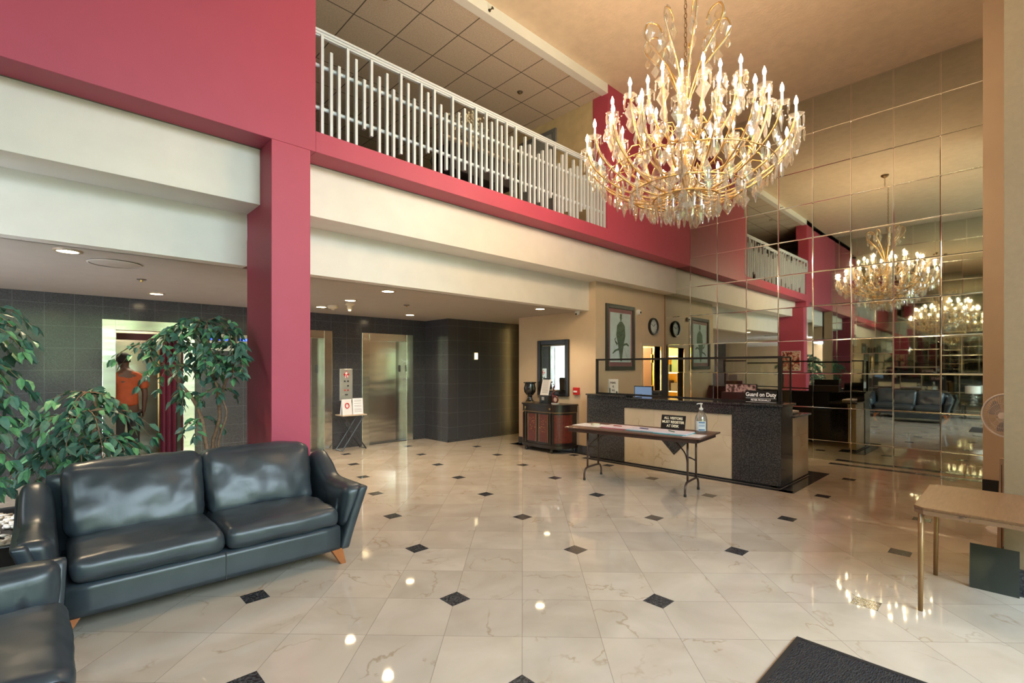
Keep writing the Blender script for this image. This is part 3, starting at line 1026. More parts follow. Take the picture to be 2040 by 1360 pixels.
# (number of arms, profile of (radius, z), phase)
tiers = [
    (20, [(.05, 3.27), (.25, 3.2), (.5, 3.25), (.72, 3.37), (.88, 3.52), (.94, 3.68)], 0.0),
    (14, [(.05, 3.5), (.2, 3.38), (.42, 3.42), (.6, 3.6), (.68, 3.8), (.72, 3.98)], 0.11),
    (8, [(.04, 3.82), (.15, 3.72), (.3, 3.8), (.4, 3.95), (.44, 4.12)], 0.3),
]
rnd = random.Random(11)
pend_pos = []
for ti, (na, prof, ph) in enumerate(tiers):
    proto = None
    sm = bez(prof, 6)
    for k in range(na):
        a = ph + 2 * PI * k / na + 0.1
        if proto is None:
            arm = MB().tube([(r_, 0, z_) for r_, z_ in sm], [.0085] * len(sm), 6)
            # upper scroll of the arm
            r1, z1 = prof[-3][0], prof[-3][1]
            arm.tube([(r1 - .02, 0, z1), (r1 - .07, 0, z1 + .08), (r1 - .14, 0, z1 + .1), (r1 - .18, 0, z1 + .05), (r1 - .15, 0, z1 + .01)], [.007, .007, .006, .005, .003], 5)
            arm = arm.build('arm', GOLD, ch, smooth=True)
            sl = MB()
            off = .011
            sl.tube([(r_, off * .9, z_ + off) for r_, z_ in sm[2:-1]], .007, 5)
            sl.build('glass_sleeve', GLS2, arm, smooth=True)
            r_, z_ = prof[-1]
            pan = MB()
            n_ = 20
            vs = []
            for (rr, zz_) in ((.012, 0), (.035, -.004), (.058, .01)):
                vs.append([pan.bm.verts.new((r_ + rr * (1 + (.12 * math.cos(5 * 2 * PI * q / n_) if rr > .03 else 0)) * math.cos(2 * PI * q / n_), rr * (1 + (.12 * math.cos(5 * 2 * PI * q / n_) if rr > .03 else 0)) * math.sin(2 * PI * q / n_), z_ + zz_)) for q in range(n_)])
            for u, v in zip(vs, vs[1:]):
                for q in range(n_):
                    pan._f([u[q], u[(q + 1) % n_], v[(q + 1) % n_], v[q]])
            pan.build('drip_pan', GLS2, arm, smooth=True)
            MB().lathe([(.004, -.02), (.013, -.012), (.009, 0), (.0105, .004), (.0105, .085), (.005, .09)], (r_, 0, z_), 10).build('candle', SLEEVE, arm, smooth=40)
            MB().lathe([(.006, .088), (.0145, .105), (.0165, .12), (.012, .14), (.005, .158), (.001, .17)], (r_, 0, z_), 8).build('bulb', BULB, arm, smooth=True)
            proto = arm
        else:
            arm = copy_tree(proto, ch)
        arm.rotation_euler = (0, 0, a)
        # drops under each pan
        r_, z_ = prof[-1]
        for q in range(5 if ti < 2 else 4):
            b = a + 2 * PI * q / 5
            pend_pos.append((r_ * math.cos(a) + .056 * math.cos(b), r_ * math.sin(a) + .056 * math.sin(b), z_ + .008, rnd.choice((.075, .1)), rnd.choice((1, 1, 2)), rnd.uniform(0, PI), 2))
        for (rf, L, kd) in ((.3, .11, 2), (.55, .16, 0), (.72, .12, 1), (.85, .15, 2), (.97, .18, 0)):
            i_ = int(rf * (len(sm) - 1))
            pend_pos.append((sm[i_][0] * math.cos(a), sm[i_][0] * math.sin(a), sm[i_][1] - .012, L, kd, a + PI / 2 + rnd.uniform(-.7, .7), 0 if L > .14 else 1))
        if ti < 2:
            b = a + PI / na
            pend_pos.append((.86 * r_ * math.cos(b), .86 * r_ * math.sin(b), z_ - .08, .12, 0, rnd.uniform(0, PI), 1))
# skirts of prisms under the hoops
for R_, z, n_, L, kd in ((0.78, 3.41, 44, .11, 2), (0.52, 3.29, 40, .13, 1), (.52, 3.28, 20, .16, 0), (.3, 3.17, 30, .15, 1), (.16, 3.14, 18, .17, 1)):
    for q in range(n_):
        a = 2 * PI * q / n_ + R_
        pend_pos.append((R_ * math.cos(a), R_ * math.sin(a), z, L * rnd.uniform(.8, 1.15), kd if rnd.random() < .75 else 2, a + PI / 2, 1))
# crown of curled stems
sm = bez([(.03, 4.12), (.1, 4.3), (.19, 4.48), (.32, 4.63), (.4, 4.75), (.37, 4.86), (.28, 4.86), (.23, 4.79)], 5)
proto = None
for k in range(9):
    a = 2 * PI * k / 9 + .35
    if proto is None:
        st = MB().tube([(r_, 0, z_) for r_, z_ in sm], [.009] * 15 + [.0075] * (len(sm) - 15), 6).build('crown_stem', GOLD, ch, smooth=True)
        MB().tube([(r_ + .012, 0.006, z_ + .004) for r_, z_ in sm[10:-6]], .007, 6).build('glass_sleeve', GLS, st, smooth=True)
        proto = st
    else:
        st = copy_tree(proto, ch)
    st.rotation_euler = (0, 0, a)
    for i_, L, kd in ((18, .1, 2), (26, .15, 0), (len(sm) - 1, .14, 0), (10, .09, 2), (14, .12, 0), (32, .1, 2)):
        i_ = min(i_, len(sm) - 1)
        pend_pos.append((sm[i_][0] * math.cos(a), sm[i_][0] * math.sin(a), sm[i_][1] - .01, L, kd, a + rnd.uniform(-.5, .5), 0))
# festoon beads between the outer arms
bead = MB()
for R_, z, na in ((.93, 3.68, 20), (.71, 3.98, 14)):
    for k in range(na):
        a0 = 2 * PI * k / na + .1 + (0.11 if na == 14 else 0)
        a1 = a0 + 2 * PI / na
        for q in range(1, 9):
            u = q / 9
            aa = a0 + (a1 - a0) * u
            zq = z - .11 * 4 * u * (1 - u)
            bead.lathe([(0.001, zq + .007), (.0075, zq), (.001, zq - .007)], (R_ * math.cos(aa), R_ * math.sin(aa), 0), 5, cap=False)
bead.build('bead_strings', GLS2, ch)['kind'] = 'stuff'
pend_pos.sort(key=lambda v: -v[3] + (0.02 if v[6] else 0))
for i_, v in enumerate(pend_pos[:96]):
    mb = MB()
    add_pendant(mb, *v[:6])
    mb.build('crystal_drop', GLS if i_ % 3 else GLS2, ch)
mb = MB()
for i_, v in enumerate(pend_pos[96:]):
    mb.mi = i_ % 2
    add_pendant(mb, *v[:6])
o = mb.build('crystal_drops', [GLS, GLS2], ch)
o['kind'] = 'stuff'
# candle light pooled by tier (the lamps' own light)
for k in range(14):
    l = bpy.data.lights.new('candle_light', 'POINT')
    l.energy = 10.5
    l.color = (1, 0.66, 0.4)
    l.shadow_soft_size = 0.018
    o = bpy.data.objects.new('candle_light', l)
    if k < 10:
        r_, z, a = .94, 3.68 + .19, .1 + 2 * PI * (2 * k) / 20
    else:
        r_, z, a = .72, 3.98 + .19, .21 + 2 * PI * (k - 10) * 3 / 14
    o.location = (CX + r_ * math.cos(a), CYY + r_ * math.sin(a), z)
    C.objects.link(o)

# ============================================================ RECEPTION DESK
dk = thing('reception_desk', 'reception desk in cream marble and dark speckled granite', 'desk', (0, 0, 0))
g = MB()
g.box(6.82, 4.50, 0.03, 7.09, 5.25, 1.085)
g.build('granite_end', GRAN, dk, bevel=0.003)
g = MB()
g.box(6.82, 2.15, 0.03, 7.28, 2.77, 1.065)
g.build('granite_corner', GRAN, dk, bevel=0.003)
B(6.835, 2.77, 0.03, 7.1, 4.5, 0.915).build('marble_front', DMARB, dk)
B(6.815, 2.77, 0.915, 7.12, 4.5, 1.05).build('granite_band', GRAN, dk, bevel=0.003)
B(6.79, 2.12, 1.055, 7.32, 2.78, 1.085).build('countertop', GRAN, dk, bevel=0.004)
B(6.79, 4.48, 1.085, 7.34, 5.26, 1.11).build('countertop', GRAN, dk, bevel=0.004)
B(6.80, 2.78, 1.05, 7.34, 4.48, 1.075).build('countertop', GRAN, dk, bevel=0.004)
B(7.28, 2.16, 0.03, 8.0, 2.3, 0.88).build('marble_side', DMARB, dk)
B(7.28, 2.13, 0.88, 8.04, 2.6, 0.905).build('side_top', GRAN, dk, bevel=0.004)
B(6.84, 2.17, 0.0, 8.0, 2.28, 0.03).box(6.84, 2.2, 0, 7.1, 5.2, 0.03).build('plinth', BLK_RUB, dk)
B(7.12, 2.62, 0.72, 7.75, 5.2, 0.75).build('worktop', M('dark_laminate', (0.05, 0.045, 0.045), 0.35), dk)
B(7.1, 2.32, 0.0, 7.14, 5.2, 1.05).build('back_panel', M('dark_panel', (0.04, 0.035, 0.035), 0.5), dk)

gd = thing('counter_screen', 'clear protective screen in a black frame standing on the reception desk', 'screen', (0, 0, 0))
f = MB()
xg = 6.87
f.box(xg - .014, 2.17, 1.68, xg + .014, 5.09, 1.71)
f.box(xg - .015, 2.17, 1.0862, xg + .015, 4.48, 1.118) if False else None
f.prism([(xg - .014, 5.08, 1.112), (xg - .014, 5.08, 1.14), (xg - .014, 2.17, 1.115), (xg - .014, 2.17, 1.087)], (.028, 0, 0))
f.box(xg - .014, 5.05, 1.112, xg + .014, 5.09, 1.705)
f.box(xg - .02, 2.155, 1.087, xg + .02, 2.195, 1.71)
f.box(xg, 2.165, 1.69, 7.28, 2.185, 1.705)
f.box(7.265, 2.165, 1.087, 7.28, 2.185, 1.705)
f.build('frame', BLACK, gd)
B(xg - .018, 3.76, 1.10, xg + .018, 3.84, 1.69).build('post', BLACK, gd)
B(xg - .003, 2.19, 1.115, xg + .003, 3.76, 1.685).build('pane', GUARDG, gd)
B(xg - .003, 3.84, 1.135, xg + .003, 5.06, 1.685).build('pane', GUARDG, gd)
B(xg + .012, 2.172, 1.087, 7.265, 2.178, 1.69).build('pane', GUARDG, gd)

FX = (PI / 2, 0, -PI / 2)      # text facing -X
gs = thing('guard_sign', 'black sign reading Guard on Duty in the corner of the desk screen', 'sign', (6.84, 2.4, 1.09))
B(-.008, -.195, 0, .004, .195, .165).build('board', BLACK, gs)
WTX = emis('sign_white', (0.85, 0.83, 0.8), 0.15)
text('Guard on Duty', 0.075, (-.0095, 0, .112), FX, WTX, gs, bold=0.0015, sx=.82)
text('PETER PICKNALLY', 0.036, (-.0095, 0, .04), FX, WTX, gs, bold=0.0005, sx=.85)
B(-.0095, -.19, .064, -.008, .19, .067).box(-.0095, -.19, .012, -.008, .19, .015).build('rule_line', WTX, gs)

ms = thing('mail_sign', 'white paper sign reading MAIL IS IN behind the desk screen', 'sign', (7.0, 4.83, 1.111))
MB().prism([(0, -.1, 0), (0, .1, 0), (-.0, .1, .255), (-.0, -.1, .255)], (.004, 0, 0)).build('sheet', PAPER, ms)
MB().prism([(.004, 0, 0), (.06, 0, 0), (.004, 0, .12)], (0, .005, 0)).build('stand', PAPER, ms)
text('MAIL', .055, (-.002, 0, .19), FX, BLACK, ms)
text('IS', .05, (-.002, 0, .125), FX, BLACK, ms)
text('IN', .05, (-.002, 0, .06), FX, BLACK, ms)
B(-.003, .06, .02, -.001, .075, .1).box(-.003, -.085, .02, -.001, -.06, .05).build('drawing', DARKGREY, ms)

mo = thing('monitor', 'flat computer monitor with blue screen behind the desk', 'monitor', (7.55, 4.58, 0.75))
B(-.012, -.18, .26, .02, .18, .49).build('bezel', BLACK, mo, bevel=.004)
B(-.016, -.165, .275, -.012, .165, .475).build('screen', emis('screen_blue', (0.12, 0.18, 0.3), 0.8), mo)
MB().box(-.0, -.02, .02, .02, .02, .28).build('stand', BLACK, mo)
B(-.08, -.1, 0, .1, .1, .018).build('base', BLACK, mo)
bx_ = thing('computer_tower', 'dark computer case beside the blue monitor', 'computer', (7.55, 4.29, 0.75))
B(-.1, -.075, 0, .15, .075, .42).build('case', DARKGREY, bx_, bevel=.006)
B(-.104, -.05, .3, -.1, .05, .38).build('drive_slot', BLACK, bx_)

fp = thing('small_television', 'low black box with a pink floral picture panel behind the guard sign', 'display box', (7.25, 2.82, 1.075))
B(0, -.26, 0, .22, .28, .13).build('case', M('dark_brown_case', (0.03, 0.015, 0.015), 0.4), fp, bevel=.006)
PNK, t, p = nmat('pink_floral_print')
co = objc(t)
t.links.new(ramp(t, noisen(t, co, 22, 3, .5), [(0.4, (0.06, 0.03, 0.03)), (0.5, (0.55, 0.3, 0.33)), (0.62, (0.8, 0.62, 0.62))]), p.inputs['Base Color'])
B(.0, -.21, .13, .01, .21, .24).build('picture_panel', PNK, fp)
B(.01, -.22, .12, .03, .22, .25).build('panel_frame', BLACK, fp)

# papers on the side counter
pt = M('pinkish_paper', (0.72, 0.66, 0.66), 0.7)
tag(MB().soft((7.66, 2.33, .93), (.42, .2, .05), .015, (6, 5, 4), wr=.01).build('paper_stack', pt, smooth=60), 'loose stack of papers on the side counter of the desk', 'papers')

# ---------------- folding table in front of the desk
BRN = M('brown_laminate', (0.16, 0.085, 0.06), 0.3, var=.1)
BRNM = M('brown_metal', (0.075, 0.045, 0.038), 0.35, 0.3)
ft = thing('folding_table', 'long brown folding table standing in front of the reception desk', 'table', (5.74, 3.55, 0), math.radians(7.0))
B(-.385, -.93, .722, .385, .93, .74).build('table_top', BRN, ft, bevel=.004)
B(-.355, -.88, .672, -.335, .88, .722).box(.335, -.88, .672, .355, .88, .722).box(-.335, -.88, .672, .335, -.86, .722).box(-.335, .86, .672, .335, .88, .722).build('apron', BRNM, ft)
for sy_ in (-1, 1):
    yy = sy_ * .7
    for sx_ in (-1, 1):
        MB().tube([(sx_ * .15, yy, .7), (sx_ * .15, yy, .16)], .0135, 8).build('leg', BRNM, ft, smooth=True)
    MB().tube(bez([(-.235, yy, .02), (-.235, yy, .09), (-.2, yy, .15), (-.13, yy, .165), (.13, yy, .165), (.2, yy, .15), (.235, yy, .09), (.235, yy, .02)], 5), .0135, 8).build('foot_rail', BRNM, ft, smooth=True)
    for sx_ in (-1, 1):
        MB().lathe([(.017, 0), (.017, .03)], (sx_ * .235, yy, 0), 10).build('foot_cap', BLK_RUB, ft)
    MB().tube([(-.15, yy, .47), (0, yy - sy_ * .0, .43), (.15, yy, .38)], .009, 6).build('crossbar', BRNM, ft, smooth=True)
    MB().tube(bez([(-.15, yy, .36), (-.12, yy - sy_ * .04, .5), (-.05, yy - sy_ * .16, .6), (0.0, yy - sy_ * .3, .70)], 5), .008, 6).build('brace', BRNM, ft, smooth=True)

th = math.radians(7.0)


def T2(x, y):
    return (5.74 + x * math.cos(th) - y * math.sin(th), 3.55 + x * math.sin(th) + y * math.cos(th))


books = [(-.02, .72, .33, .42, PAPER, PAPER, 'white sheets at the left end of the folding table, under the tape roll', None),
         (-.04, .26, .32, .42, M('red_cover', (0.5, 0.08, 0.12), 0.5), M('pinkish_page', (0.8, 0.68, 0.72), .7), 'pink-edged open register on the folding table', M('red_pen', (0.3, 0.02, 0.02), .4)),
         (-.08, -.14, .32, .44, M('teal_cover', (0.08, 0.32, 0.36), 0.5), M('lilac_page', (0.72, 0.68, 0.78), .7), 'teal-edged open register with a navy pen in the middle of the folding table', M('navy_pen', (0.02, 0.02, 0.12), .4)),
         (-.12, -.52, .32, .42, M('turquoise_cover', (0.05, 0.42, 0.48), 0.5), M('pale_page', (0.74, 0.7, 0.8), .7), 'turquoise-edged open register with a green pen below the black visitor sign', M('green_pen', (0.05, 0.2, 0.12), .4)),
         (-.2, -.8, .28, .2, PAPER, PAPER, 'single white sheet at the near corner of the folding table', None)]
for x, y, w_, h_, cov, pg, lab, pen in books:
    X_, Y_ = T2(x, y)
    q = thing('register' if pen else 'paper_sheet', lab, 'book' if pen else 'paper', (X_, Y_, .7405), th + math.radians(random.uniform(-4, 4)))
    if pen:
        B(-w_ / 2, -h_ / 2, 0, w_ / 2, h_ / 2, .008).build('cover', cov, q)
        MB().soft((0, -h_ / 4, .014), (w_ - .01, h_ / 2 - .005, .016), .004, (4, 4, 3)).build('pages', pg, q, smooth=50)
        MB().soft((0, h_ / 4, .014), (w_ - .01, h_ / 2 - .005, .016), .004, (4, 4, 3)).build('pages', pg, q, smooth=50)
        pn = thing('pen', lab.split(' open')[0].split('-')[0] + ' register\'s pen lying across its page', 'pen', (X_ - .03, Y_ + .02, .7405 + .027), th + random.uniform(.9, 1.9))
        MB().tube([(-.065, 0, 0), (.055, 0, 0), (.068, 0, 0)], [.0055, .0055, .001], 8).build('barrel', pen, pn, smooth=40)
        B(.0, -.001, .005, .045, .001, .007).build('clip', pen, pn)
    else:
        B(-w_ / 2, -h_ / 2, 0, w_ / 2, h_ / 2, .003).build('sheet', PAPER, q)
X_, Y_ = T2(.0, .66)
q = thing('tape_roll', 'flat cream roll lying on the left white sheets', 'tape', (X_, Y_, .744))
MB().lathe([(.035, 0), (.062, 0), (.062, .022), (.035, .022), (.035, 0)], n=24, cap=False).build('roll', M('cream_tape', (0.7, 0.66, 0.5), .5), q, smooth=40)

X_, Y_ = T2(.21, -.38)
vs_ = thing('visitor_sign', 'black sign reading ALL VISITORS MUST REGISTER AT DESK on the folding table', 'sign', (X_, Y_, .7405), math.radians(4))
bd = MB().prism([(-.02, -.165, 0), (-.02, .165, 0), (.02, .165, .19), (.02, -.165, .19)], (.006, 0, 0)).build('board', BLACK, vs_)
MB().prism([(.02, -.04, .13), (.1, -.04, 0), (.02, -.04, .0)], (0, .08, 0)).build('stand', BLACK, vs_)
YTX = emis('sign_cream', (0.85, 0.8, 0.6), 0.15)
for s_, z in (('ALL VISITORS', .15), ('MUST REGISTER', .1), ('AT DESK', .05)):
    text(s_, .046, (-.023 + z * .21, 0, z), (PI / 2 - .2, 0, -PI / 2), YTX, vs_, bold=.001, sx=.92)

X_, Y_ = T2(.16, -.76)
sn = thing('sanitizer_bottle', 'large clear pump bottle of hand sanitizer on the folding table', 'bottle', (X_, Y_, .7405))
BOT = crystal_mat('clear_plastic', (0.86, 0.93, 1.0), 0.65)
MB().lathe([(.0, 0), (.068, .002), (.074, .02), (.074, .16), (.068, .2), (.045, .245), (.022, .275), (.02, .29)], n=24).build('bottle_body', BOT, sn, smooth=50)
MB().lathe([(.023, .285), (.025, .29), (.025, .31), (.01, .315), (.006, .36)], n=16).build('pump_collar', WHITE, sn, smooth=40)
MB().lathe([(.012, .355), (.018, .358), (.018, .372), (0, .374)], n=12).tube([(0, 0, .366), (-.03, .02, .366), (-.05, .033, .36)], .006, 6).build('pump_head', WHITE, sn, smooth=40)
lb = MB()
for k in range(10):
    a0 = PI - .95 + 1.9 * k / 10 + .3
    a1 = PI - .95 + 1.9 * (k + 1) / 10 + .3
    lb.quad((.0755 * math.cos(a0), .0755 * math.sin(a0), .03), (.0755 * math.cos(a1), .0755 * math.sin(a1), .03), (.0755 * math.cos(a1), .0755 * math.sin(a1), .15), (.0755 * math.cos(a0), .0755 * math.sin(a0), .15))
lb.build('label', M('blue_white_label', (0.7, 0.78, 0.85), .5), sn)
lb = MB()
for k in range(6):
    a0 = PI - .5 + 1.0 * k / 6 + .55
    a1 = PI - .5 + 1.0 * (k + 1) / 6 + .55
    for z0, z1 in ((.035, .05), (.125, .14), (.1, .106), (.085, .09)):
        lb.quad((.0762 * math.cos(a0), .0762 * math.sin(a0), z0), (.0762 * math.cos(a1), .0762 * math.sin(a1), z0), (.0762 * math.cos(a1), .0762 * math.sin(a1), z1), (.0762 * math.cos(a0), .0762 * math.sin(a0), z1))
lb.build('label_print', M('blue_print', (0.08, 0.2, 0.4), .5), sn)

# granite square hanging corner-down behind the table (inlay on the desk front)
tag(MB().prism([(6.834, 3.86, .475), (6.834, 3.63, .25), (6.834, 3.4, .475), (6.834, 3.63, .7)], (-.004, 0, 0)).build('desk_inlay', GRAN, dk), 'dark diamond-shaped granite inlay', None)

# ============================================================ WALL THINGS NEAR THE DESK
pic = thing('framed_print', 'tall dark framed print of a figure in a top hat on the warm-lit cream wall', 'picture', (7.857, 5.27, 1.51))
w_, h_, fw_ = .476, 1.225, .075
f = MB()
f.box(-w_, -.035, 0, -w_ + fw_, 0, h_).box(w_ - fw_, -.035, 0, w_, 0, h_).box(-w_ + fw_, -.035, 0, w_ - fw_, 0, fw_).box(-w_ + fw_, -.035, h_ - fw_, w_ - fw_, 0, h_)
f.build('frame', M('dark_green_grey_frame', (0.035, 0.038, 0.033), .35), pic, bevel=.006)
B(-w_ + fw_, -.015, fw_, w_ - fw_, -.005, h_ - fw_).build('mat_board', M('rose_mat', (0.35, 0.13, 0.16), .6), pic)
B(-w_ + fw_ + .06, -.018, fw_ + .075, w_ - fw_ - .06, -.015, h_ - fw_ - .075).build('print_sheet', M('pale_blue_sheet', (.72, .76, .86), .6, var=.1), pic)
fg = MB()


def flat(pts, d=.001):
    fg.prism([(x, -.019, z) for x, z in pts], (0, -d, 0))


flat([(-.03, .98), (.03, .98), (.035, 1.06), (-.025, 1.06)])
flat([(-.045, .975), (.05, .975), (.05, .985), (-.045, .985)])
flat([(-.02, .93), (.02, .93), (.022, .975), (-.02, .975)])
flat([(-.03, .92), (.04, .92), (.13, .84), (.15, .65), (.1, .5), (-.1, .5), (-.15, .66), (-.12, .84)])
flat([(-.1, .5), (.1, .5), (.07, .36), (.03, .17), (-.01, .17), (-.06, .36)])
flat([(-.1, .5), (-.17, .5), (-.21, .58), (-.15, .62), (-.19, .56), (-.13, .46)])
flat([(.08, .5), (.2, .52), (.27, .48), (.26, .45), (.18, .48), (.05, .45)])
flat([(-.05, .42), (-.2, .38), (-.28, .31), (-.25, .31), (-.15, .36), (-.03, .38)])
flat([(.11, .42), (.114, .42), (.235, .2), (.23, .2)])
fg.build('figure', M('olive_ink', (0.11, 0.15, 0.11), .6, var=.3, vs=20), pic)
B(-w_ + fw_, -.026, fw_, w_ - fw_, -.024, h_ - fw_).build('glazing', GLASS, pic)

ck = thing('wall_clock', 'round black-rimmed wall clock above the yellow doorway', 'clock', (9.03, 5.27, 2.4))
MB().lathe([(.175, 0), (.18, -.02), (.17, -.05), (.145, -.045), (.14, -.03)], n=40, axis='Y', cap=False).build('rim', BLACK, ck, smooth=50)
MB().lathe([(.145, -.005), (.145, -.02)], n=40, axis='Y').build('dial', M('silver_dial', (0.7, 0.72, 0.75), .3), ck)
hd = MB()
for k in range(12):
    a = 2 * PI * k / 12
    s_, c_ = math.sin(a), math.cos(a)
    p0, p1 = Vector((s_ * .11, -.022, c_ * .11)), Vector((s_ * .132, -.022, c_ * .132))
    hd.tube([p0, p1], .004, 4)
hd.build('hour_marks', BLACK, ck)
MB().tube([(0, -.024, 0), (.06, -.024, .05)], .005, 4).tube([(0, -.026, 0), (-.09, -.026, .05)], .0035, 4).build('hand', BLACK, ck)
MB().lathe([(.143, -.034), (.1, -.04), (0, -.043)], n=32, axis='Y', cap=False).build('cover_glass', GLASS, ck, smooth=True)

mr = thing('framed_mirror', 'rectangular wall mirror in a wide black frame above the console cabinet', 'mirror', (7.1, 6.265, 1.02))
f = MB()
a_, b_, fw_ = .4, 1.07, .085
f.box(-.04, -a_, 0, 0, -a_ + fw_, b_).box(-.04, a_ - fw_, 0, 0, a_, b_).box(-.04, -a_ + fw_, 0, 0, a_ - fw_, fw_).box(-.04, -a_ + fw_, b_ - fw_, 0, a_ - fw_, b_)
f.build('frame', M('black_lacquer', (0.012, 0.01, 0.01), .22), mr, bevel=.008)
g = MB()
yi, zi0, zi1, bw = a_ - fw_, fw_, b_ - fw_, .03
ov = [g.bm.verts.new(q) for q in ((-.006, -yi, zi0), (-.006, yi, zi0), (-.006, yi, zi1), (-.006, -yi, zi1))]
iv = [g.bm.verts.new(q) for q in ((-.012, -yi + bw, zi0 + bw), (-.012, yi - bw, zi0 + bw), (-.012, yi - bw, zi1 - bw), (-.012, -yi + bw, zi1 - bw))]
g._f(iv)
for k in range(4):
    g._f([ov[k], ov[(k + 1) % 4], iv[(k + 1) % 4], iv[k]])
g.build('mirror_glass', MIR, mr)

fa = thing('fire_alarm', 'small red fire alarm pull station on the warm-lit cream wall', 'fire alarm', (7.1, 5.69, 1.06))
B(-.045, -.065, 0, 0, .065, .135).build('body', REDP, fa, bevel=.006)
B(-.055, -.035, .045, -.045, .045, .075).build('pull_handle', PAPER, fa)

# ---------------- console cabinet with curved ends
LAC = M('black_lacquer_wood', (0.022, 0.015, 0.012), .28, var=.2)
OXB = M('painted_red_panel', (0.12, 0.022, 0.013), .35, var=.3, vs=25)
TRG = M('dull_gilt_line', (0.3, 0.2, 0.09), .4, .5)
cc = thing('console_cabinet', 'black lacquer console cabinet with painted red doors and curved ends', 'cabinet', (7.085, 6.25, 0))


def demi(off, n=8):
    """half-plan outline (x toward room is negative), quarter rounds at both ends"""
    D, Fh, E_ = .46 + off, .32, .58 + off
    pts = [(0, E_)]
    for k in range(1, n + 1):
        a = PI / 2 * k / n
        pts.append((-D * math.sin(a), Fh + (E_ - Fh) * math.cos(a)))
    pts += [(x, -y) for x, y in reversed(pts)]
    return pts


def slab(off, z0, z1, name, mat, bev=.003):
    return MB().prism([(x, y, z0) for x, y in demi(off)], (0, 0, z1 - z0)).build(name, mat, cc, bevel=bev, smooth=35)


slab(.02, .862, .888, 'table_top', LAC)
slab(-.005, .745, .862, 'frieze', LAC)
slab(.005, .735, .745, 'gilt_line', TRG)
slab(-.02, .14, .735, 'body', LAC)
slab(.01, .085, .14, 'plinth', LAC)
for y0, y1 in ((-.26, -.03), (.03, .26)):
    q = B(-.452, y0, .19, -.44, y1, .70).build('door', OXB, cc, bevel=.004)
    fr = MB()
    for s_ in ((y0, y0 + .012), (y1 - .012, y1)):
        fr.box(-.456, s_[0], .19, -.45, s_[1], .70)
    fr.build('door_edge', TRG, q)
    o2 = MB()
    r3 = random.Random(int(y0 * 100))
    for k in range(26):
        yy, zz_ = r3.uniform(y0 + .05, y1 - .05), r3.uniform(.36, .62)
        a = r3.uniform(0, PI)
        o2.quad((-.4535, yy, zz_), (-.4535, yy + .02 * math.cos(a), zz_ + .02 * math.sin(a)), (-.4535, yy + .02 * math.cos(a + .7), zz_ + .02 * math.sin(a + .7)), (-.4535, yy + .008, zz_ + .012))
    o2.build('flower_painting', M('gold_flower_paint', (0.5, 0.25, 0.08), .5), q)
    MB().lathe([(.003, 0), (.008, -.012), (.004, -.018)], (-.452, y1 - .03 if y0 < 0 else y0 + .03, .45), 8, 'X').build('knob', BRASS, q)
for sg in (-1, 1):
    pn = MB()
    D, Fh, E_ = .445, .32, .565
    prev = None
    for k in range(9):
        a = PI / 2 * (.18 + .64 * k / 8)
        pt_ = (-D * math.sin(a) - .004, sg * (Fh + (E_ - Fh) * math.cos(a) + .004))
        if prev:
            pn.prism([(prev[0], prev[1], .19), (pt_[0], pt_[1], .19), (pt_[0], pt_[1], .70), (prev[0], prev[1], .70)], (-.004, sg * .004, 0))
        prev = pt_
    pn.build('curved_door', OXB, cc, smooth=40)
for y in (-.31, .31):
    MB().lathe([(.018, .16), (.022, .2), (.016, .24), (.02, .45), (.016, .66), (.022, .7), (.018, .73)], (-.45, y, 0), 12).build('half_column', LAC, cc, smooth=40)
    MB().lathe([(.0, 0), (.022, -.006), (.024, 0)], (-.463, y, .805), 14, 'X').build('rosette', TRG, cc, smooth=True)
for (x, y) in ((-.42, -.32), (-.42, .32), (-.06, -.5), (-.06, .5)):
    MB().lathe([(.012, 0), (.03, .012), (.034, .035), (.02, .055), (.028, .07), (.028, .088)], (x, y, 0), 12).build('foot', LAC, cc, smooth=True)

va = thing('urn', 'glossy black urn vase on the left of the console cabinet', 'vase', (6.85, 6.66, .888))
MB().lathe([(.0, 0), (.095, 0), (.095, .018), (.07, .03), (.045, .09), (.05, .13), (.075, .15), (.11, .2), (.118, .27), (.1, .34), (.098, .36), (.125, .375), (.125, .392), (.1, .39), (.07, .37), (.0, .36)], n=28).build('body', M('black_glaze', (0.012, 0.01, 0.01), .08), va, smooth=50)
MB().lathe([(.096, .002), (.098, .008), (.096, .014)], n=28, cap=False).lathe([(.058, .138), (.068, .143), (.06, .15)], n=28, cap=False).build('gilt_band', TRG, va, smooth=True)

cb = thing('notice_stand', 'black box stand holding a white notice sheet on the console cabinet', 'notice', (6.85, 6.24, .888))
B(-.06, -.11, 0, .1, .11, .15).build('box', BLACK, cb, bevel=.004)
B(-.064, -.01, .06, -.06, .05, .12).build('ticket', M('grey_ticket', (0.4, 0.4, 0.4), .5), cb)
MB().prism([(-.05, -.105, .155), (-.05, .105, .155), (0.0, .075, .46), (0.0, -.135, .46)], (.006, 0, 0)).build('notice_sheet', PAPER, cb)
B(-.012, -.11, .45, .012, .06, .475).build('clip', BLACK, cb)
ln = MB()
for k in range(11):
    z_ = .2 + k * .022
    x_ = -.05 + (z_ - .155) * .164 - .002
    ln.box(x_ - .001, -.085, z_, x_, .06, z_ + .004)
ln.build('print_lines', DARKGREY, cb)

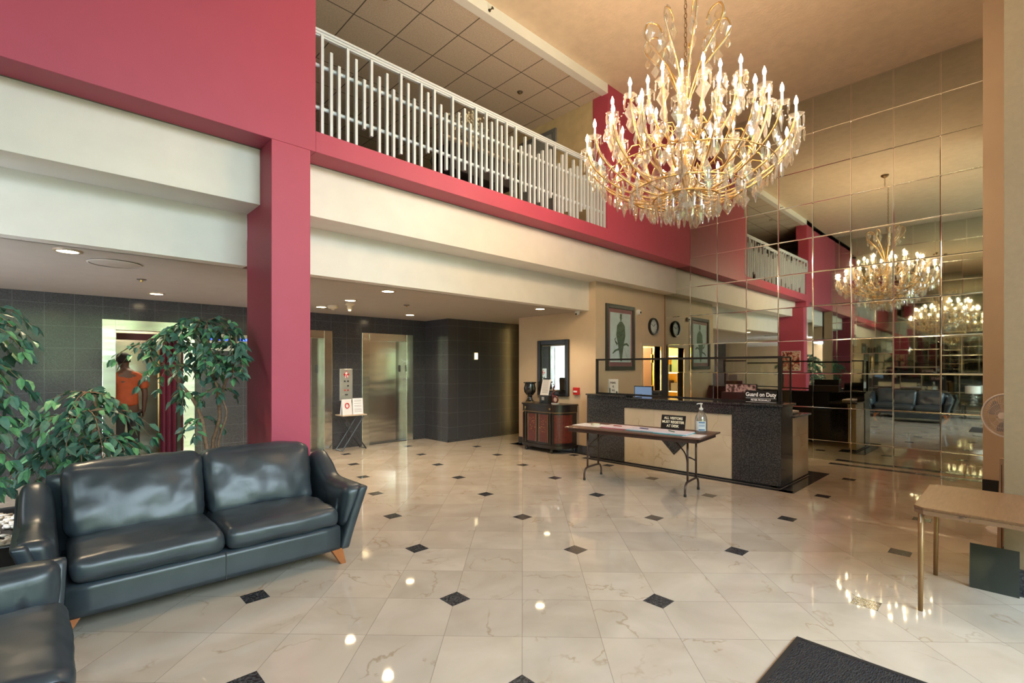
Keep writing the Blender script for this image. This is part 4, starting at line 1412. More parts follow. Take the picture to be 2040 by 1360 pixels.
sp = thing('sculpture', 'small dark red twisted sculpture with a round ring on the console cabinet', 'ornament', (6.82, 5.98, .888))
B(-.04, -.06, 0, .04, .06, .02).build('base', M('clear_base', (0.5, 0.5, 0.48), .2), sp)
WINE = M('wine_glaze', (0.1, 0.015, 0.012), .12)
MB().tube([(0, .062 * math.cos(2 * PI * k / 24), .085 + .062 * math.sin(2 * PI * k / 24)) for k in range(25)], .016, 8, cap=False).build('ring', WINE, sp, smooth=True)
MB().tube(bez([(0, .05, .12), (0, .06, .18), (0, .02, .23), (0, .05, .28), (0, .02, .33), (0, .045, .37)], 6), [.02] * 10 + [.014] * 15 + [.006] * 6, 8).build('twist', WINE, sp, smooth=True)
MB().lathe([(.0, -.004), (.032, -.002), (.032, .002), (0, .004)], (0, 0, .085), 20, 'X').build('disc', M('pink_disc', (0.7, 0.5, 0.42), .3), sp)

# ---------------- tray table with two notices between elevators
tt = thing('tray_table', 'small black folding tray table below the elevator call panel', 'table', (4.22, 8.84, 0), 0)
B(-.24, -.17, .655, .24, .17, .675).build('table_top', M('pale_wood_tray', (0.5, 0.38, 0.28), .4), tt, bevel=.004)
for y in (-.13, .13):
    MB().tube([(-.2, y, .655), (.24, y, .012)], .012, 6).build('leg', BLACK, tt)
    MB().tube([(.2, y, .655), (-.24, y, .012)], .012, 6).build('leg', BLACK, tt)
MB().tube([(-.24, -.13, .02), (-.24, .13, .02)], .01, 6).tube([(.24, -.13, .02), (.24, .13, .02)], .01, 6).build('stretcher', BLACK, tt)
n1 = thing('notice_card', 'white notice with a red round symbol on the tray table', 'notice', (4.1, 8.78, .676), math.radians(14))
MB().prism([(-.11, -.03, 0), (.11, -.03, 0), (.11, 0, .29), (-.11, 0, .29)], (0, .004, 0)).prism([(-.11, .05, 0), (.11, .05, 0), (.11, .004, .29), (-.11, .004, .29)], (0, .003, 0)).build('card', PAPER, n1)
MB().tube([(.045 * math.cos(2 * PI * k / 20), -.018 - .0 + (.045 * math.sin(2 * PI * k / 20)) * .1, .17 + .045 * math.sin(2 * PI * k / 20)) for k in range(21)], .009, 6, cap=False).build('red_symbol', REDP, n1)
n2 = thing('notice_card', 'white notice with typed lines beside the red-symbol notice', 'notice', (4.33, 8.8, .676), math.radians(-6))
MB().prism([(-.1, -.03, 0), (.1, -.03, 0), (.1, 0, .3), (-.1, 0, .3)], (0, .004, 0)).prism([(-.1, .05, 0), (.1, .05, 0), (.1, .004, .3), (-.1, .004, .3)], (0, .003, 0)).build('card', PAPER, n2)
ln = MB()
for k in range(12):
    if k in (4, 7, 9):
        continue
    z_ = .04 + k * .02
    ln.box(-.07, -.031 + z_ * .1, z_, .07, -.0295 + z_ * .1, z_ + .006)
ln.build('print_lines', M('grey_print', (0.25, 0.25, 0.27), .6), n2)

# office lamp and shelves
q = thing('office_shelf', 'white shelf unit with dark items inside the yellow office', 'shelves', (7.81, 6.2, 0), PI)
s_ = MB()
s_.box(-.15, -.5, 0, .2, -.47, 1.85).box(-.15, .47, 0, .2, .5, 1.85)
s_.build('side_panel', WHITE, q)
for z_ in (.05, .5, .95, 1.4, 1.83):
    B(-.15, -.47, z_, .2, .47, z_ + .02).build('shelf', WHITE, q)
r3 = random.Random(2)
for z_, zn in ((.07, 'lowest'), (.52, 'second'), (.97, 'third'), (1.42, 'highest')):
    for k in range(4):
        tag(B(7.64, 5.78 + k * .22, z_, 7.92, 5.78 + k * .22 + .16, z_ + r3.uniform(.15, .35)).build('storage_box', M('dark_box_%d' % r3.randint(0, 999), (r3.uniform(.02, .1), r3.uniform(.03, .09), .03), .6), None, bevel=.004), 'dark box on the %s white shelf of the yellow office, %s' % (zn, ('at the door end', 'second from the door', 'third from the door', 'at the far end')[k]), 'box', 'boxes on the office shelves')
l = bpy.data.lights.new('office_lamp', 'AREA')
l.energy = 210
l.size = .6
l.color = (1, .82, .5)
o = bpy.data.objects.new('office_lamp', l)
o.location = (8.75, 6.2, 2.46)
C.objects.link(o)
tag(B(8.55, 5.9, 2.475, 9.25, 6.5, 2.5).build('office_ceiling_light', emis('office_light_panel', (1, .85, .6), 4)), 'square lit ceiling panel in the yellow office', 'ceiling light')

# ============================================================ SOFAS
LEA, t, p = nmat('dark_blue_grey_leather')
co = objc(t)
t.links.new(ramp(t, noisen(t, co, 5, 4), [(0.3, (0.022, 0.032, 0.041)), (0.7, (0.037, 0.05, 0.062))]), p.inputs['Base Color'])
p.inputs['Roughness'].default_value = 0.33
b1 = t.nodes.new('ShaderNodeBump')
b1.inputs['Strength'].default_value = .25
b1.inputs['Distance'].default_value = .006
t.links.new(noisen(t, co, 7, 5, .8), b1.inputs['Height'])
b2 = t.nodes.new('ShaderNodeBump')
b2.inputs['Strength'].default_value = .12
b2.inputs['Distance'].default_value = .001
t.links.new(noisen(t, co, 260, 2), b2.inputs['Height'])
t.links.new(b1.outputs[0], b2.inputs['Normal'])
t.links.new(b2.outputs[0], p.inputs['Normal'])
LEGW = M('orange_brown_wood', (0.36, 0.12, 0.035), .3, var=.15, vs=12)


def sstep(u):
    u = max(0, min(1, u))
    return u * u * (3 - 2 * u)


def make_sofa(label, loc, rz):
    s = thing('sofa', label, 'sofa', loc, rz, 'dark leather sofas')
    # base rail
    MB().soft((0, .42, .217), (1.62, .86, .195), .02, (8, 6, 4)).build('base', LEA, s, smooth=True)
    B(-.003, -.012, .125, .003, -.004, .31).build('seam', BLK_RUB, s)
    # seat cushions
    for i, cx in enumerate((-.395, .395)):
        def fn(p_, i=i):
            # front edge droops, crown rises
            p_ = p_.copy()
            p_.z += .012 * math.cos(p_.y * 4)
            return p_
        MB().soft((cx, .31, .385), (.785, .68, .15), .055, (26, 22, 8), (.004, .01, .022), .007, i * 9.1, fn).build('seat_cushion', LEA, s, smooth=True)
    # back cushions: reclined
    for i, cx in enumerate((-.405, .405)):
        def fn(p_, i=i):
            z_ = p_.z
            y_ = p_.y + z_ * .38
            return Vector((p_.x * (1 + .03 * (z_ / .25)), y_, z_))
        MB().soft((cx, .665, .665), (.8, .22, .47), .075, (28, 10, 22), (.004, .045, .018), .012, 20 + i * 5.3, fn).build('back_cushion', LEA, s, smooth=True)
    # back shell
    MB().soft((0, .85, .47), (1.66, .09, .72), .03, (10, 4, 8), fn=lambda p_: Vector((p_.x * (1 + .1 * (p_.z + .36)), p_.y + .03 * (p_.z + .36), p_.z))).build('back', LEA, s, smooth=True)
    for sg in (-1, 1):
        # flared outer arm shell: narrow foot, top leans outward, top edge climbs to the back
        def shell(p_, sg=sg):
            hz = (p_.z + .24) / .48
            top = .12 * sstep((p_.y - .0) / .42)
            z_ = p_.z + max(0, hz) * top
            x_ = p_.x + sg * (.15 * hz ** 1.15 if hz > 0 else 0)
            y_ = p_.y + (.03 - .03 * hz if p_.y < -.3 else 0)
            return Vector((x_, y_, z_))
        MB().soft((sg * .845, .43, .355), (.075, .93, .48), .018, (4, 20, 14), fn=shell).build('arm_panel', LEA, s, smooth=True)

        # padded inner arm
        def padf(p_, sg=sg):
            hz = (p_.z + .16) / .32
            top = .19 * sstep((p_.y + .02) / .36)
            z_ = p_.z + max(0, hz) * top
            w_ = .45 + .55 * max(0, min(1.2, hz))
            x_ = p_.x * w_ + sg * (.01 + .085 * hz)
            y_ = p_.y + (.05 - .03 * hz if p_.y < -.3 else 0)
            return Vector((x_, y_, z_))
        MB().soft((sg * .845, .4, .445), (.17, .86, .32), .06, (10, 26, 14), (.012, .01, .01), .006, 40 + sg, padf).build('arm_cushion', LEA, s, smooth=True)
    for sx_ in (-1, 1):
        for y, sy_ in ((.03, -1), (.84, 1)):
            x0 = sx_ * .78
            a = [(x0 - .045, y - .03, .13), (x0 + .045, y - .03, .13), (x0 + .045, y + .03, .13), (x0 - .045, y + .03, .13)]
            xb = sx_ * .835
            b = [(xb - .02, y + sy_ * .005 - .018, .0), (xb + .022, y + sy_ * .005 - .018, .0), (xb + .022, y + sy_ * .005 + .018, .0), (xb - .02, y + sy_ * .005 + .018, .0)]
            lg = MB()
            va_ = [lg.bm.verts.new(q) for q in a]
            vb_ = [lg.bm.verts.new(q) for q in b]
            lg._f(va_)
            lg._f(vb_[::-1])
            for k in range(4):
                lg._f([va_[k], vb_[k], vb_[(k + 1) % 4], va_[(k + 1) % 4]])
            lg.build('leg', LEGW, s, bevel=.003)
    return s


sa = make_sofa('dark blue-grey leather two-seat sofa in front of the fig trees', (.89, 3.74, 0), 0)
sb = copy_tree(sa)
sb.location = (.05, 2.38, 0)
sb.rotation_euler = (0, 0, PI / 2)
sb['label'] = 'dark leather sofa cut off by the lower left corner of the picture'

# poster on the side of the red pillar (seen in the mirror)
pp = thing('pillar_poster', 'floral poster on the far side of the red pillar, seen in the mirror', 'poster', (1.83, 5.05, 1.45))
B(0, -.27, 0, .012, .27, .62).build('board', PAPER, pp)
FLO, t, p = nmat('red_floral_print')
co = objc(t)
t.links.new(ramp(t, noisen(t, co, 9, 4, 1.2), [(0.4, (0.12, 0.01, 0.01)), (0.5, (0.5, 0.05, 0.04)), (0.56, (0.75, 0.6, 0.45))]), p.inputs['Base Color'])
B(.012, -.25, .02, .014, .25, .6).build('print_sheet', FLO, pp)

# lamp and end table (seen in the mirror)
et = thing('end_table', 'black metal end table with glass shelf seen in the mirror', 'table', (-.75, .95, 0))
B(-.25, -.25, .53, .25, .25, .55).build('table_top', M('dark_glass_top', (0.03, .03, .03), .1), et)
B(-.22, -.22, .1, .22, .22, .11).build('shelf', M('pale_shelf', (0.4, .38, .3), .3), et)
for sx_ in (-1, 1):
    for sy_ in (-1, 1):
        MB().tube([(sx_ * .22, sy_ * .22, .53), (sx_ * .25, sy_ * .25, 0)], .012, 6).build('leg', BLACK, et)
tl = thing('table_lamp', 'crystal table lamp with a white drum shade seen in the mirror', 'lamp', (-.75, .95, .551))
MB().lathe([(.0, 0), (.07, 0), (.07, .02), (.03, .04), (.05, .08), (.025, .12), (.055, .17), (.03, .22), (.05, .26), (.012, .3), (.01, .36)], n=12).build('base', GLS, tl)
MB().lathe([(.17, .34), (.17, .56), (.165, .56), (.165, .34), (.17, .34)], n=32, cap=False).build('lamp_shade', M('white_linen', (.75, .74, .7), .8), tl, smooth=40)

# ============================================================ PLANTER AND FIG TREES
pl = thing('planter', 'low black planter bed behind the sofa', 'planter', (0, 0, 0))
f = MB()
PX0, PX1, PY0, PY1 = -1.42, 1.36, 4.95, 6.35
f.box(PX0, PY0, 0, PX1, PY0 + .06, .3).box(PX0, PY1 - .06, 0, PX1, PY1, .3).box(PX0, PY0 + .06, 0, PX0 + .06, PY1 - .06, .3).box(PX1 - .06, PY0 + .06, 0, PX1, PY1 - .06, .3)
f.build('planter_wall', M('black_planter_stone', (.015, .014, .014), .3), pl, bevel=.005)
B(PX0 + .06, PY0 + .06, 0, PX1 - .06, PY1 - .06, .245).build('soil', M('soil', (.05, .04, .03), .9), pl)
pb = MB()
rnd = random.Random(8)
for k in range(1500):
    x, y = rnd.uniform(PX0 + .09, PX1 - .09), rnd.uniform(PY0 + .09, PY1 - .09)
    if x > .6 and rnd.random() < .7:
        continue
    sx_, sy_, sz_ = rnd.uniform(.03, .065), rnd.uniform(.025, .045), rnd.uniform(.02, .035)
    a = rnd.uniform(0, PI)
    pb.mi = rnd.choice((0, 0, 0, 1))
    pb.soft((x, y, .25 + rnd.uniform(0, .03)), (sx_, sy_, sz_), sz_ * .45, (2, 2, 2), fn=lambda q_: Vector((q_.x * math.cos(a) - q_.y * math.sin(a), q_.x * math.sin(a) + q_.y * math.cos(a), q_.z)))
tag(pb.build('pebbles', [M('white_pebble', (.66, .6, .5), .6, var=.2, vs=9), M('tan_pebble', (.42, .34, .25), .6, var=.2)], smooth=True), 'cream pebbles filling the planter bed', 'pebbles', kind='stuff')

BARK = M('fig_bark', (.26, .15, .085), .7, var=.35, vs=40, bump=.5, bs=90)
LEAFM = []
for nm, c_ in (('leaf_dark', (.045, .115, .085)), ('leaf_mid', (.065, .17, .12)), ('leaf_bright', (.11, .3, .13))):
    m_ = M(nm, c_, .42, var=.25, vs=30)
    m_.node_tree.nodes['Principled BSDF'].inputs['Subsurface Weight'].default_value = 0
    LEAFM.append(m_)
RT = Vector((.723, -.691, 0))
FWV = Vector((.691, .723, 0))


def leaf(mb, p_, d, L, rnd, base=Vector((0, 0, 0))):
    d = d.normalized()
    wp = base + p_
    if (wp.x > 1.36 and wp.y > 4.58) or wp.x < XL + .12 or wp.z < .3:
        return
    side = d.cross(Vector((0, 0, 1)))
    if side.length < .1:
        side = Vector((1, 0, 0))
    side.normalize()
    a = rnd.uniform(-1.0, 1.0)
    nrm = side.cross(d)
    side = side * math.cos(a) + nrm * math.sin(a)
    nrm = side.cross(d).normalized()
    W = L * .27
    dn = -nrm * .0
    pts = [p_, p_ + d * L * .3 + side * W * .95 + nrm * W * .3, p_ + d * L * .68 + side * W * .75 + nrm * W * .2 + Vector((0, 0, -.05 * L)), p_ + d * L + Vector((0, 0, -.14 * L)),
           p_ + d * L * .68 - side * W * .75 + nrm * W * .2 + Vector((0, 0, -.05 * L)), p_ + d * L * .3 - side * W * .95 + nrm * W * .3, p_ + d * L * .5 - Vector((0, 0, .02 * L))]
    v = [mb.bm.verts.new(q) for q in pts]
    mb.mi = rnd.choice((0, 0, 0, 1, 1, 2)) if rnd.random() < .85 else 2
    mb._f([v[0], v[1], v[6]])
    mb._f([v[1], v[2], v[6]])
    mb._f([v[2], v[3], v[6]])
    mb._f([v[3], v[4], v[6]])
    mb._f([v[4], v[5], v[6]])
    mb._f([v[5], v[0], v[6]])


def fig_tree(label, base, stems, tufts, seed, LL=.085):
    """stems: polylines in (right, depth, z); tufts: (right, depth, z, count of twigs, length, up)"""
    rnd = random.Random(seed)
    base = Vector(base)
    tr = thing('fig_tree', label, 'tree', base, 0, 'artificial fig trees in the planter')

    def W(q):
        return RT * q[0] + FWV * q[1] + Vector((0, 0, q[2]))
    tk = MB()
    for pts, r0, r1 in stems:
        pp = [Vector(v) for v in bez([tuple(W(q)) for q in pts], 5)]
        n_ = len(pp)
        pp = [q + Vector((noise.noise(q * 9) * .012, noise.noise(q * 9 + Vector((5, 5, 5))) * .012, 0)) for q in pp]
        tk.tube(pp, [r0 + (r1 - r0) * k / (n_ - 1) + .0015 * noise.noise(pp[k] * 30) for k in range(n_)], 8)
    lf = MB()
    tw = tk
    for (rx, dp, z_, nt_, Lt, up_) in tufts:
        c0 = W((rx, dp, z_))
        for k in range(nt_):
            az = 2 * PI * k / nt_ + rnd.uniform(-.4, .4)
            L = Lt * rnd.uniform(.6, 1.1)
            e0 = rnd.uniform(.1, .75) * up_
            dirh = Vector((math.cos(az), math.sin(az), 0))
            pts = []
            for q in range(7):
                u = q / 6
                pts.append(c0 + dirh * L * u * (1 - .12 * u) + Vector((0, 0, L * (e0 * u - .75 * u * u))))
            if any((base + q_).x > 1.4 and (base + q_).y > 4.6 for q_ in pts):
                pts = [c0 + (q_ - c0) * max(.05, min(1, (1.36 - (base + c0).x) / max(.01, max((p2 - c0).x for p2 in pts)))) for q_ in pts]
            tw.tube(pts, [.0045, .004, .0035, .003, .0025, .002, .0012], 4)
            for q in range(1, 7):
                d = (pts[q] - pts[q - 1]).normalized()
                for sgn in (-1, 1):
                    if rnd.random() < .12:
                        continue
                    sd = d.cross(Vector((0, 0, 1))).normalized() * sgn
                    dd = (d * rnd.uniform(.4, 1) + sd * rnd.uniform(.4, 1.1) + Vector((0, 0, rnd.uniform(-.75, .1))))
                    leaf(lf, pts[q] + Vector((rnd.uniform(-.012, .012), rnd.uniform(-.012, .012), rnd.uniform(-.01, .01))), dd, LL * rnd.uniform(.75, 1.15), rnd, base)
            leaf(lf, pts[-1], (pts[-1] - pts[-2]), LL, rnd, base)
    tw.build('trunk', BARK, tr, smooth=True)
    lf.build('foliage', LEAFM, tr)
    return tr


# right tree (three visible stems rising behind the sofa)
fig_tree('airy fig tree with visible twisted stems, left of the red pillar', (1.14, 5.36, 0.25),
         [([(0, 0, 0), (0.0, 0, .35), (-.03, 0, .55), (-.1, .02, .85), (-.2, .03, 1.03), (-.33, .03, 1.2), (-.4, .02, 1.4), (-.42, 0, 1.62)], .024, .008),
          ([(0, 0, 0), (.01, .03, .4), (.0, .05, .58), (.06, .05, .8), (.05, .05, 1.05), (.0, .04, 1.3), (-.04, .03, 1.6), (-.06, .03, 1.72)], .022, .008),
          ([(.05, .05, 1.0), (.12, .04, 1.15), (.2, .02, 1.3), (.26, .0, 1.5), (.25, .0, 1.63)], .014, .008),
          ([(-.3, .03, 1.15), (-.46, .02, 1.36), (-.6, 0, 1.52)], .008, .005), ([(.05, .02, .45), (.09, .0, .65), (.17, -.02, .85), (.14, -.02, 1.0), (.08, 0, 1.12)], .011, .007)],
         [(-.4, 0, 1.6, 9, .36, 1.0), (-.05, 0, 1.74, 9, .36, .9), (-.25, 0, 1.68, 7, .3, 1.0), (.27, 0, 1.52, 9, .3, .9), (.12, .05, 1.66, 8, .34, .9), (-.35, 0, 1.32, 7, .34, .7),
          (.0, .0, 1.42, 8, .3, .7), (-.15, .0, 1.5, 7, .3, .7), (.22, 0, 1.3, 6, .26, .6), (-.22, 0, 1.08, 4, .2, .4), (-.1, 0, .82, 3, .25, .5), (.1, 0, 1.12, 4, .2, .4), (-.6, 0, 1.52, 4, .3, .7), (.34, -.1, 1.42, 6, .26, .6)], 21)
# middle bushy tree
fig_tree('low bushy fig tree in the middle, behind the left back cushion of the sofa', (.3, 5.5, 0.25),
         [([(0, 0, 0), (.02, 0, .3), (-.02, 0, .6), (.03, 0, .85), (.02, 0, 1.08)], .022, .008), ([(0, 0, .25), (.1, 0, .5), (.16, 0, .75)], .014, .008)],
         [(.02, -.05, 1.1, 11, .4, .7), (.1, -.15, .95, 11, .5, .55), (-.12, -.15, .9, 10, .48, .5), (.2, -.1, .72, 10, .42, .5), (-.15, -.1, .62, 10, .42, .5), (.05, -.2, .72, 10, .48, .5), (0, -.1, .5, 9, .42, .5), (.15, -.15, .5, 8, .42, .5)], 22, .1)
# left tall tree, cropped by the picture edge
fig_tree('tall fig tree cut off by the left edge of the picture', (-.42, 5.12, 0.25),
         [([(0, 0, 0), (.02, 0, .5), (-.03, 0, 1.0), (.0, 0, 1.5), (.0, 0, 1.75)], .026, .01)],
         [(.0, 0, 1.72, 12, .4, .8), (.08, -.05, 1.6, 11, .44, .7), (.05, -.05, 1.4, 12, .46, .6), (.02, -.05, 1.2, 12, .44, .5), (.06, -.1, 1.0, 12, .44, .5), (0, -.1, .8, 11, .42, .5), (.05, -.1, .6, 10, .42, .5), (-.1, -.05, 1.5, 10, .4, .7), (-.1, -.05, 1.1, 10, .4, .6)], 23, .1)

# ============================================================ RIGHT SIDE THINGS
CWD, t, p = nmat('worn_tan_laminate')
co = objc(t)
mp = t.nodes.new('ShaderNodeMapping')
mp.inputs['Scale'].default_value = (1.5, 14, 10)
t.links.new(co, mp.inputs[0])
t.links.new(ramp(t, noisen(t, mp.outputs[0], 6, 5), [(0.3, (0.16, 0.08, 0.037)), (0.7, (0.23, 0.12, 0.057))]), p.inputs['Base Color'])
p.inputs['Roughness'].default_value = .32
ct = thing('card_table', 'square tan folding card table with worn edge at the right of the lobby', 'table', (4.46, .055, 0), 0)
CZ = .675
tp = MB()
a_ = .44
ch_ = .05
pts = [(-a_ + ch_, -a_), (a_ - ch_, -a_), (a_, -a_ + ch_), (a_, a_ - ch_), (a_ - ch_, a_), (-a_ + ch_, a_), (-a_, a_ - ch_), (-a_, -a_ + ch_)]
tp.prism([(x, y, CZ - .018) for x, y in pts], (0, 0, .018))
tp.build('table_top', CWD, ct, bevel=.004)
WRN, t, p = nmat('worn_edge')
co = objc(t)
t.links.new(ramp(t, noisen(t, co, 22, 4, .6), [(0.56, (0.27, 0.15, 0.08)), (0.66, (0.1, 0.055, 0.04))]), p.inputs['Base Color'])
p.inputs['Roughness'].default_value = .5
tp = MB()
tp.prism([(x * .992, y * .992, CZ - .045) for x, y in pts], (0, 0, .027))
tp.build('apron', WRN, ct)
CLG = M('tan_metal', (0.3, 0.17, 0.07), .35, .3)
for sx_ in (-1, 1):
    for sy_ in (-1, 1):
        MB().tube([(sx_ * .4, sy_ * .4, CZ - .045), (sx_ * .39, sy_ * .405, .0)], [.0165, .0135], 8).build('leg', CLG, ct, smooth=True)
MB().tube(bez([(-.43, .4, CZ - .045), (-.42, .4, CZ - .09), (-.4, .41, CZ - .12)], 4), .004, 5).tube([(-.31, .39, CZ - .045), (-.38, .4, CZ - .11)], .004, 5).build('leg_hinge', STEEL, ct)

MATB, t, p = nmat('rubber_mat')
co = objc(t)
p.inputs['Base Color'].default_value = (.02, .024, .03, 1)
p.inputs['Roughness'].default_value = .45
mp = t.nodes.new('ShaderNodeMapping')
mp.inputs['Rotation'].default_value = (0, 0, .6)
mp.inputs['Scale'].default_value = (1, 3, 1)
t.links.new(co, mp.inputs[0])
vo = t.nodes.new('ShaderNodeTexVoronoi')
vo.inputs['Scale'].default_value = 45
t.links.new(mp.outputs[0], vo.inputs['Vector'])
bumpn(t, p, vo.outputs[0], .9, .006)
fm = thing('floor_mat', 'black textured rubber entrance mat at the bottom edge of the picture', 'mat', (3.14, .905, 0))
MB().prism([(0, 0, .002), (0, -2.2, .002), (-1.2, -2.2, .002), (-1.2, 0, .002)], (0, 0, .008)).build('mat_surface', MATB, fm, bevel=.003)
f = MB()
f.box(-1.2, -.025, .0015, 0, 0, .0115).box(-.025, -2.2, .0015, 0, -.025, .0115)
f.build('mat_edge', BLK_RUB, fm)

fn_ = thing('pedestal_fan', 'white pedestal fan half hidden behind the pale pier', 'fan', (6.5, .112, 0), math.radians(-32))
WPL = M('white_fan_plastic', (.72, .66, .64), .4)
cz = 1.11
R_ = .2
K = R_ / .345
MB().tube([(0, R_ * math.cos(2 * PI * k / 40), cz + R_ * math.sin(2 * PI * k / 40)) for k in range(41)], .01, 8, cap=False).build('guard_rim', WPL, fn_, smooth=True)
for side in (-1, 1):
    gm = MB()
    for k in range(48):
        a = 2 * PI * k / 48
        p0 = Vector((side * .055, .05 * K * math.cos(a), cz + .05 * K * math.sin(a)))
        p1 = Vector((side * .05, .22 * K * math.cos(a + side * .25), cz + .22 * K * math.sin(a + side * .25)))
        p2 = Vector((0, R_ * math.cos(a + side * .35), cz + R_ * math.sin(a + side * .35)))
        gm.tube([p0, p1, p2], .0013, 3, cap=False)
    for rr, xx in ((.1, .054), (.2, .05), (.29, .03)):
        gm.tube([(side * xx, rr * K * math.cos(2 * PI * k / 32), cz + rr * K * math.sin(2 * PI * k / 32)) for k in range(33)], .0018, 4, cap=False)
    gm.build('guard_wires', WPL, fn_)
MB().lathe([(.0, -.06), (.03, -.058), (.036, -.05)], (0, 0, cz), 16, 'X').build('badge', WPL, fn_)
for k in range(3):
    a0 = 2 * PI * k / 3 + .4
    bl = MB()
    prev = None
    for q in range(7):
        u = q / 6
        rr = (.05 + .24 * u) * K
        ww = .35 + .35 * math.sin(u * PI * .8)
        l0 = Vector((-.012, rr * math.cos(a0 + ww), cz + rr * math.sin(a0 + ww)))
        l1 = Vector((.015, rr * math.cos(a0 - ww * .6), cz + rr * math.sin(a0 - ww * .6)))
        if prev:
            bl.prism([prev[0], prev[1], l1, l0], (.003, 0, 0))
        prev = (l0, l1)
    bl.build('blade', M('grey_blade_%d' % k, (.3, .27, .26), .4), fn_, smooth=40)
MB().lathe([(.035, .06), (.045, .075), (.045, .14), (.025, .16)], (0, 0, cz), 16, 'X').build('motor', WPL, fn_, smooth=50)
MB().tube([(.1, 0, cz - .02), (.1, 0, .03)], [.016, .016], 10).build('pole', WPL, fn_, smooth=True)
MB().lathe([(.0, 0), (.2, 0), (.2, .015), (.1, .03), (.02, .06)], (.1, 0, 0), 24).build('base', WPL, fn_, smooth=40)

q = thing('leaning_board', 'narrow pale wooden board leaning behind the pier near the fan', 'board', (5.56, .105, 0))
MB().prism([(0, .0, 0), (0, .05, 0), (0, .03, .83), (0, -.02, .83)], (.05, 0, 0)).build('board', M('pale_wood', (.55, .4, .27), .5), q)
MB().box(-.003, .018, .1, 0, .022, .78).build('groove', M('dark_wood_line', (.08, .04, .03), .6), q)

q = thing('glass_panel', 'small grey-green glass panel leaning against the foot of the pier', 'glass panel', (4.76, .12, 0), 0)
MB().prism([(0, .15, .001), (0, -.1, .001), (.06, -.1, .3), (.06, .15, .3)], (.006, 0, 0)).build('pane', M('grey_green_glass', (.045, .05, .045), .06), q)
MB().prism([(-.002, .15, .001), (-.002, .145, .001), (.058, .145, .3), (.058, .15, .3)], (.003, 0, 0)).build('edge', DARKGREY, q)

# ============================================================ PERSON in the elevator
SKIN = M('brown_skin', (.1, .045, .028), .5)
ORG = M('orange_shirt', (.4, .075, .022), .75, var=.1, vs=12)
TRO = M('dark_trousers', (.03, .028, .03), .8)
HAIR = M('short_black_hair', (.015, .01, .01), .8)


def skinned(name, verts, edges, mat, parent, root=0, sub=2):
    me = bpy.data.meshes.new(name)
    me.from_pydata([v[0] for v in verts], edges, [])
    o = bpy.data.objects.new(name, me)
    C.objects.link(o)
    o.parent = parent
    me.materials.append(mat)
    sk = o.modifiers.new('skin', 'SKIN')
    sk.use_smooth_shade = True
    if not me.skin_vertices:
        me.attributes.new(name='skin', type='FLOAT', domain='POINT') if False else None
    for i, v in enumerate(verts):
        me.skin_vertices[0].data[i].radius = v[1]
    me.skin_vertices[0].data[root].use_root = True
    sb_ = o.modifiers.new('sub', 'SUBSURF')
    sb_.levels = sub
    sb_.render_levels = sub
    return o


pe = thing('person', 'person in an orange shirt seen from behind inside the open elevator', 'person', (.93, 9.72, .012), math.radians(8))
pe2 = pe
V = [((0, 0, .93), (.15, .1)), ((0, .0, 1.1), (.14, .095)), ((0, 0, 1.3), (.17, .105)), ((0, .01, 1.43), (.13, .09)), ((-.01, .02, 1.52), (.055, .055)), ((-.02, .03, 1.58), (.06, .065)), ((-.03, .04, 1.66), (.078, .095)), ((-.03, .045, 1.72), (.066, .082)),
     ((.19, 0, 1.4), (.06, .06)), ((.245, 0, 1.14), (.043, .043)), ((.24, .04, .9), (.03, .03)), ((.235, .06, .83), (.022, .038)),
     ((-.19, 0, 1.4), (.06, .06)), ((-.24, .03, 1.15), (.043, .043)), ((-.2, .18, .98), (.03, .03)), ((-.19, .25, .96), (.022, .038)),
     ((.09, 0, .82), (.09, .095)), ((.1, .01, .48), (.058, .06)), ((.1, -.01, .1), (.04, .042)), ((.11, .1, .04), (.04, .03)),
     ((-.09, 0, .82), (.09, .095)), ((-.1, .02, .48), (.058, .06)), ((-.1, 0, .1), (.04, .042)), ((-.12, .11, .04), (.04, .03))]
E_ = [(0, 1), (1, 2), (2, 3), (3, 4), (4, 5), (5, 6), (6, 7), (3, 8), (8, 9), (9, 10), (10, 11), (3, 12), (12, 13), (13, 14), (14, 15), (0, 16), (16, 17), (17, 18), (18, 19), (0, 20), (20, 21), (21, 22), (22, 23)]
# fingers
for hand, d, sgn in ((11, Vector((0, .02, -.08)), 1), (15, Vector((.01, .08, -.015)), -1)):
    hp = Vector(V[hand][0])
    for k, (off, L) in enumerate(((-.026, .85), (-.009, 1.0), (.009, .95), (.026, .75))):
        side = Vector((0, 1, 0)) if hand == 11 else Vector((1, 0, 0))
        a = hp + side * off + d * .35
        i0 = len(V)
        V.append((tuple(a), (.009, .009)))
        V.append((tuple(a + d * .45 * L), (.008, .008)))
        V.append((tuple(a + d * .8 * L + Vector((-.012 * sgn, 0, -.004))), (.007, .007)))
        E_ += [(hand, i0), (i0, i0 + 1), (i0 + 1, i0 + 2)]
    i0 = len(V)
    V.append((tuple(hp + Vector((-.012 * sgn, .035, -.0))), (.01, .01)))
    V.append((tuple(hp + Vector((-.025 * sgn, .055, -.03))), (.008, .008)))
    E_ += [(hand, i0), (i0, i0 + 1)]
body = skinned('body', V, E_, SKIN, pe)
skinned('shirt', [((0, 0, .92), (.175, .125)), ((0, 0, 1.0), (.175, .125)), ((0, 0, 1.15), (.165, .12)), ((0, 0, 1.3), (.19, .13)), ((0, .01, 1.43), (.17, .12)), ((0, .015, 1.5), (.095, .09)), ((.19, 0, 1.38), (.085, .085)), ((.25, 0, 1.2), (.07, .07)), ((-.19, 0, 1.38), (.085, .085)), ((-.25, .02, 1.2), (.07, .07))],
        [(0, 1), (1, 2), (2, 3), (3, 4), (4, 5), (4, 6), (6, 7), (4, 8), (8, 9)], ORG, pe)
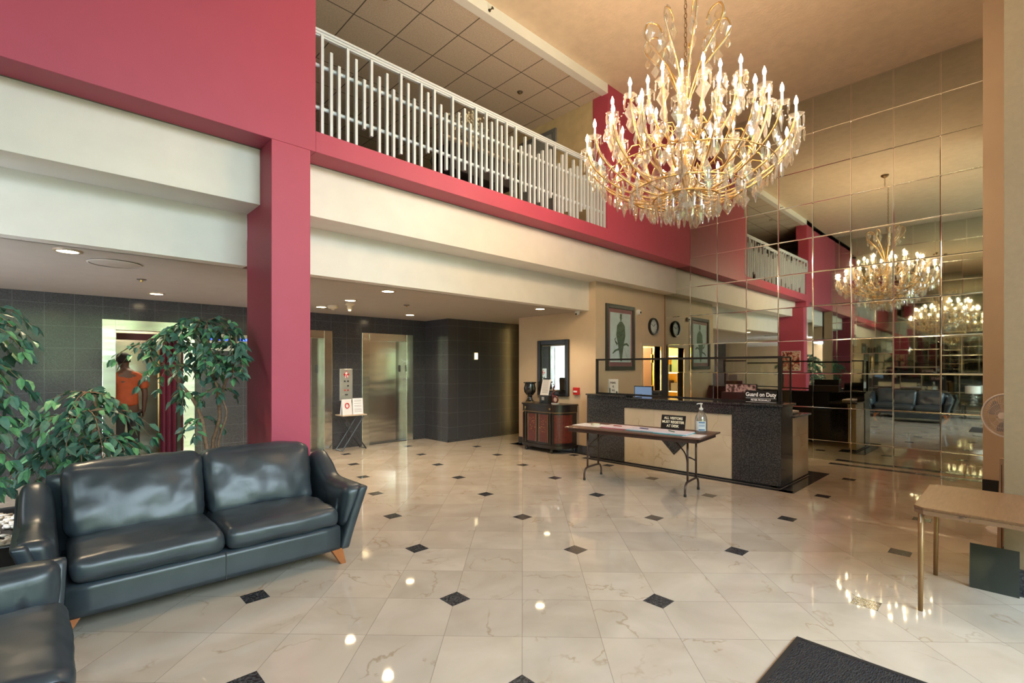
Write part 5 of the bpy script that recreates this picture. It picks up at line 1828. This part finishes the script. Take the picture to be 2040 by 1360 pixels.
skinned('trousers', [((0, 0, .93), (.165, .115)), ((.095, 0, .8), (.105, .11)), ((.1, .01, .48), (.078, .08)), ((.1, -.01, .09), (.065, .07)), ((-.095, 0, .8), (.105, .11)), ((-.1, .02, .48), (.078, .08)), ((-.1, 0, .09), (.065, .07))],
        [(0, 1), (1, 2), (2, 3), (0, 4), (4, 5), (5, 6)], TRO, pe)
MB().soft((-.03, .03, 1.7), (.17, .2, .17), .075, (8, 8, 8)).build('hair', HAIR, pe, smooth=True)
for sg in (-1, 1):
    MB().soft((sg * .11, .06, .045), (.1, .27, .09), .035, (6, 8, 4)).build('shoe', BLK_RUB, pe, smooth=True)
# face (turned away): nose, eyes, mouth, ears
fc = MB()
fc.soft((-.03, .142, 1.655), (.028, .035, .045), .01, (3, 3, 3))
for sg in (-1, 1):
    fc.soft((-.03 + sg * .088, .045, 1.66), (.014, .035, .055), .006, (3, 3, 3))
fc.build('nose_and_ears', SKIN, pe, smooth=True)
MB().soft((-.058, .128, 1.68), (.024, .012, .012), .005, (3, 3, 3)).soft((-.002, .128, 1.68), (.024, .012, .012), .005, (3, 3, 3)).build('eyes', PAPER, pe)
MB().soft((-.03, .13, 1.61), (.045, .012, .012), .005, (4, 3, 3)).build('mouth', M('lips', (.15, .05, .04), .5), pe)
l = bpy.data.lights.new('cab_lamp', 'AREA')
l.energy = 14
l.size = .7
l.color = (1, .85, .6)
o = bpy.data.objects.new('cab_lamp', l)
o.location = (1.2, 10.1, 2.33)
C.objects.link(o)
tag(B(.85, 9.8, 2.335, 1.55, 10.4, 2.35).build('cab_ceiling_light', emis('cab_light_panel', (1, .9, .7), 2)), 'lit panel in the ceiling of the open elevator', 'ceiling light')

# ============================================================ OUTSIDE (seen only as reflections)
struct(B(-30, -40, -.3, 30, WY - .2, -.15).build('ground_outside', M('lawn', (.3, .28, .25), .9, var=.3)), 'pale paving outside the street windows')
rnd = random.Random(4)
hg = MB()
for k in range(26):
    x = -24 + k * 1.9 + rnd.uniform(-.5, .5)
    y = rnd.uniform(-15, -12)
    hh = rnd.uniform(4.6, 7.4)

    def fnn(p_, k=k):
        return p_ * (1 + .35 * noise.noise(p_ * .9 + Vector((k, 0, 0))) + .15 * noise.noise(p_ * 3))
    hg.soft((x, y, hh * .45), (3.2, 2.6, hh), 1.2, (10, 10, 10), fn=fnn)
tag(hg.build('shrubbery', M('hedge_green', (.32, .37, .17), .9, var=.5, vs=2.5), smooth=True), 'bank of green shrubs outside the street windows', 'shrubs', kind='stuff')
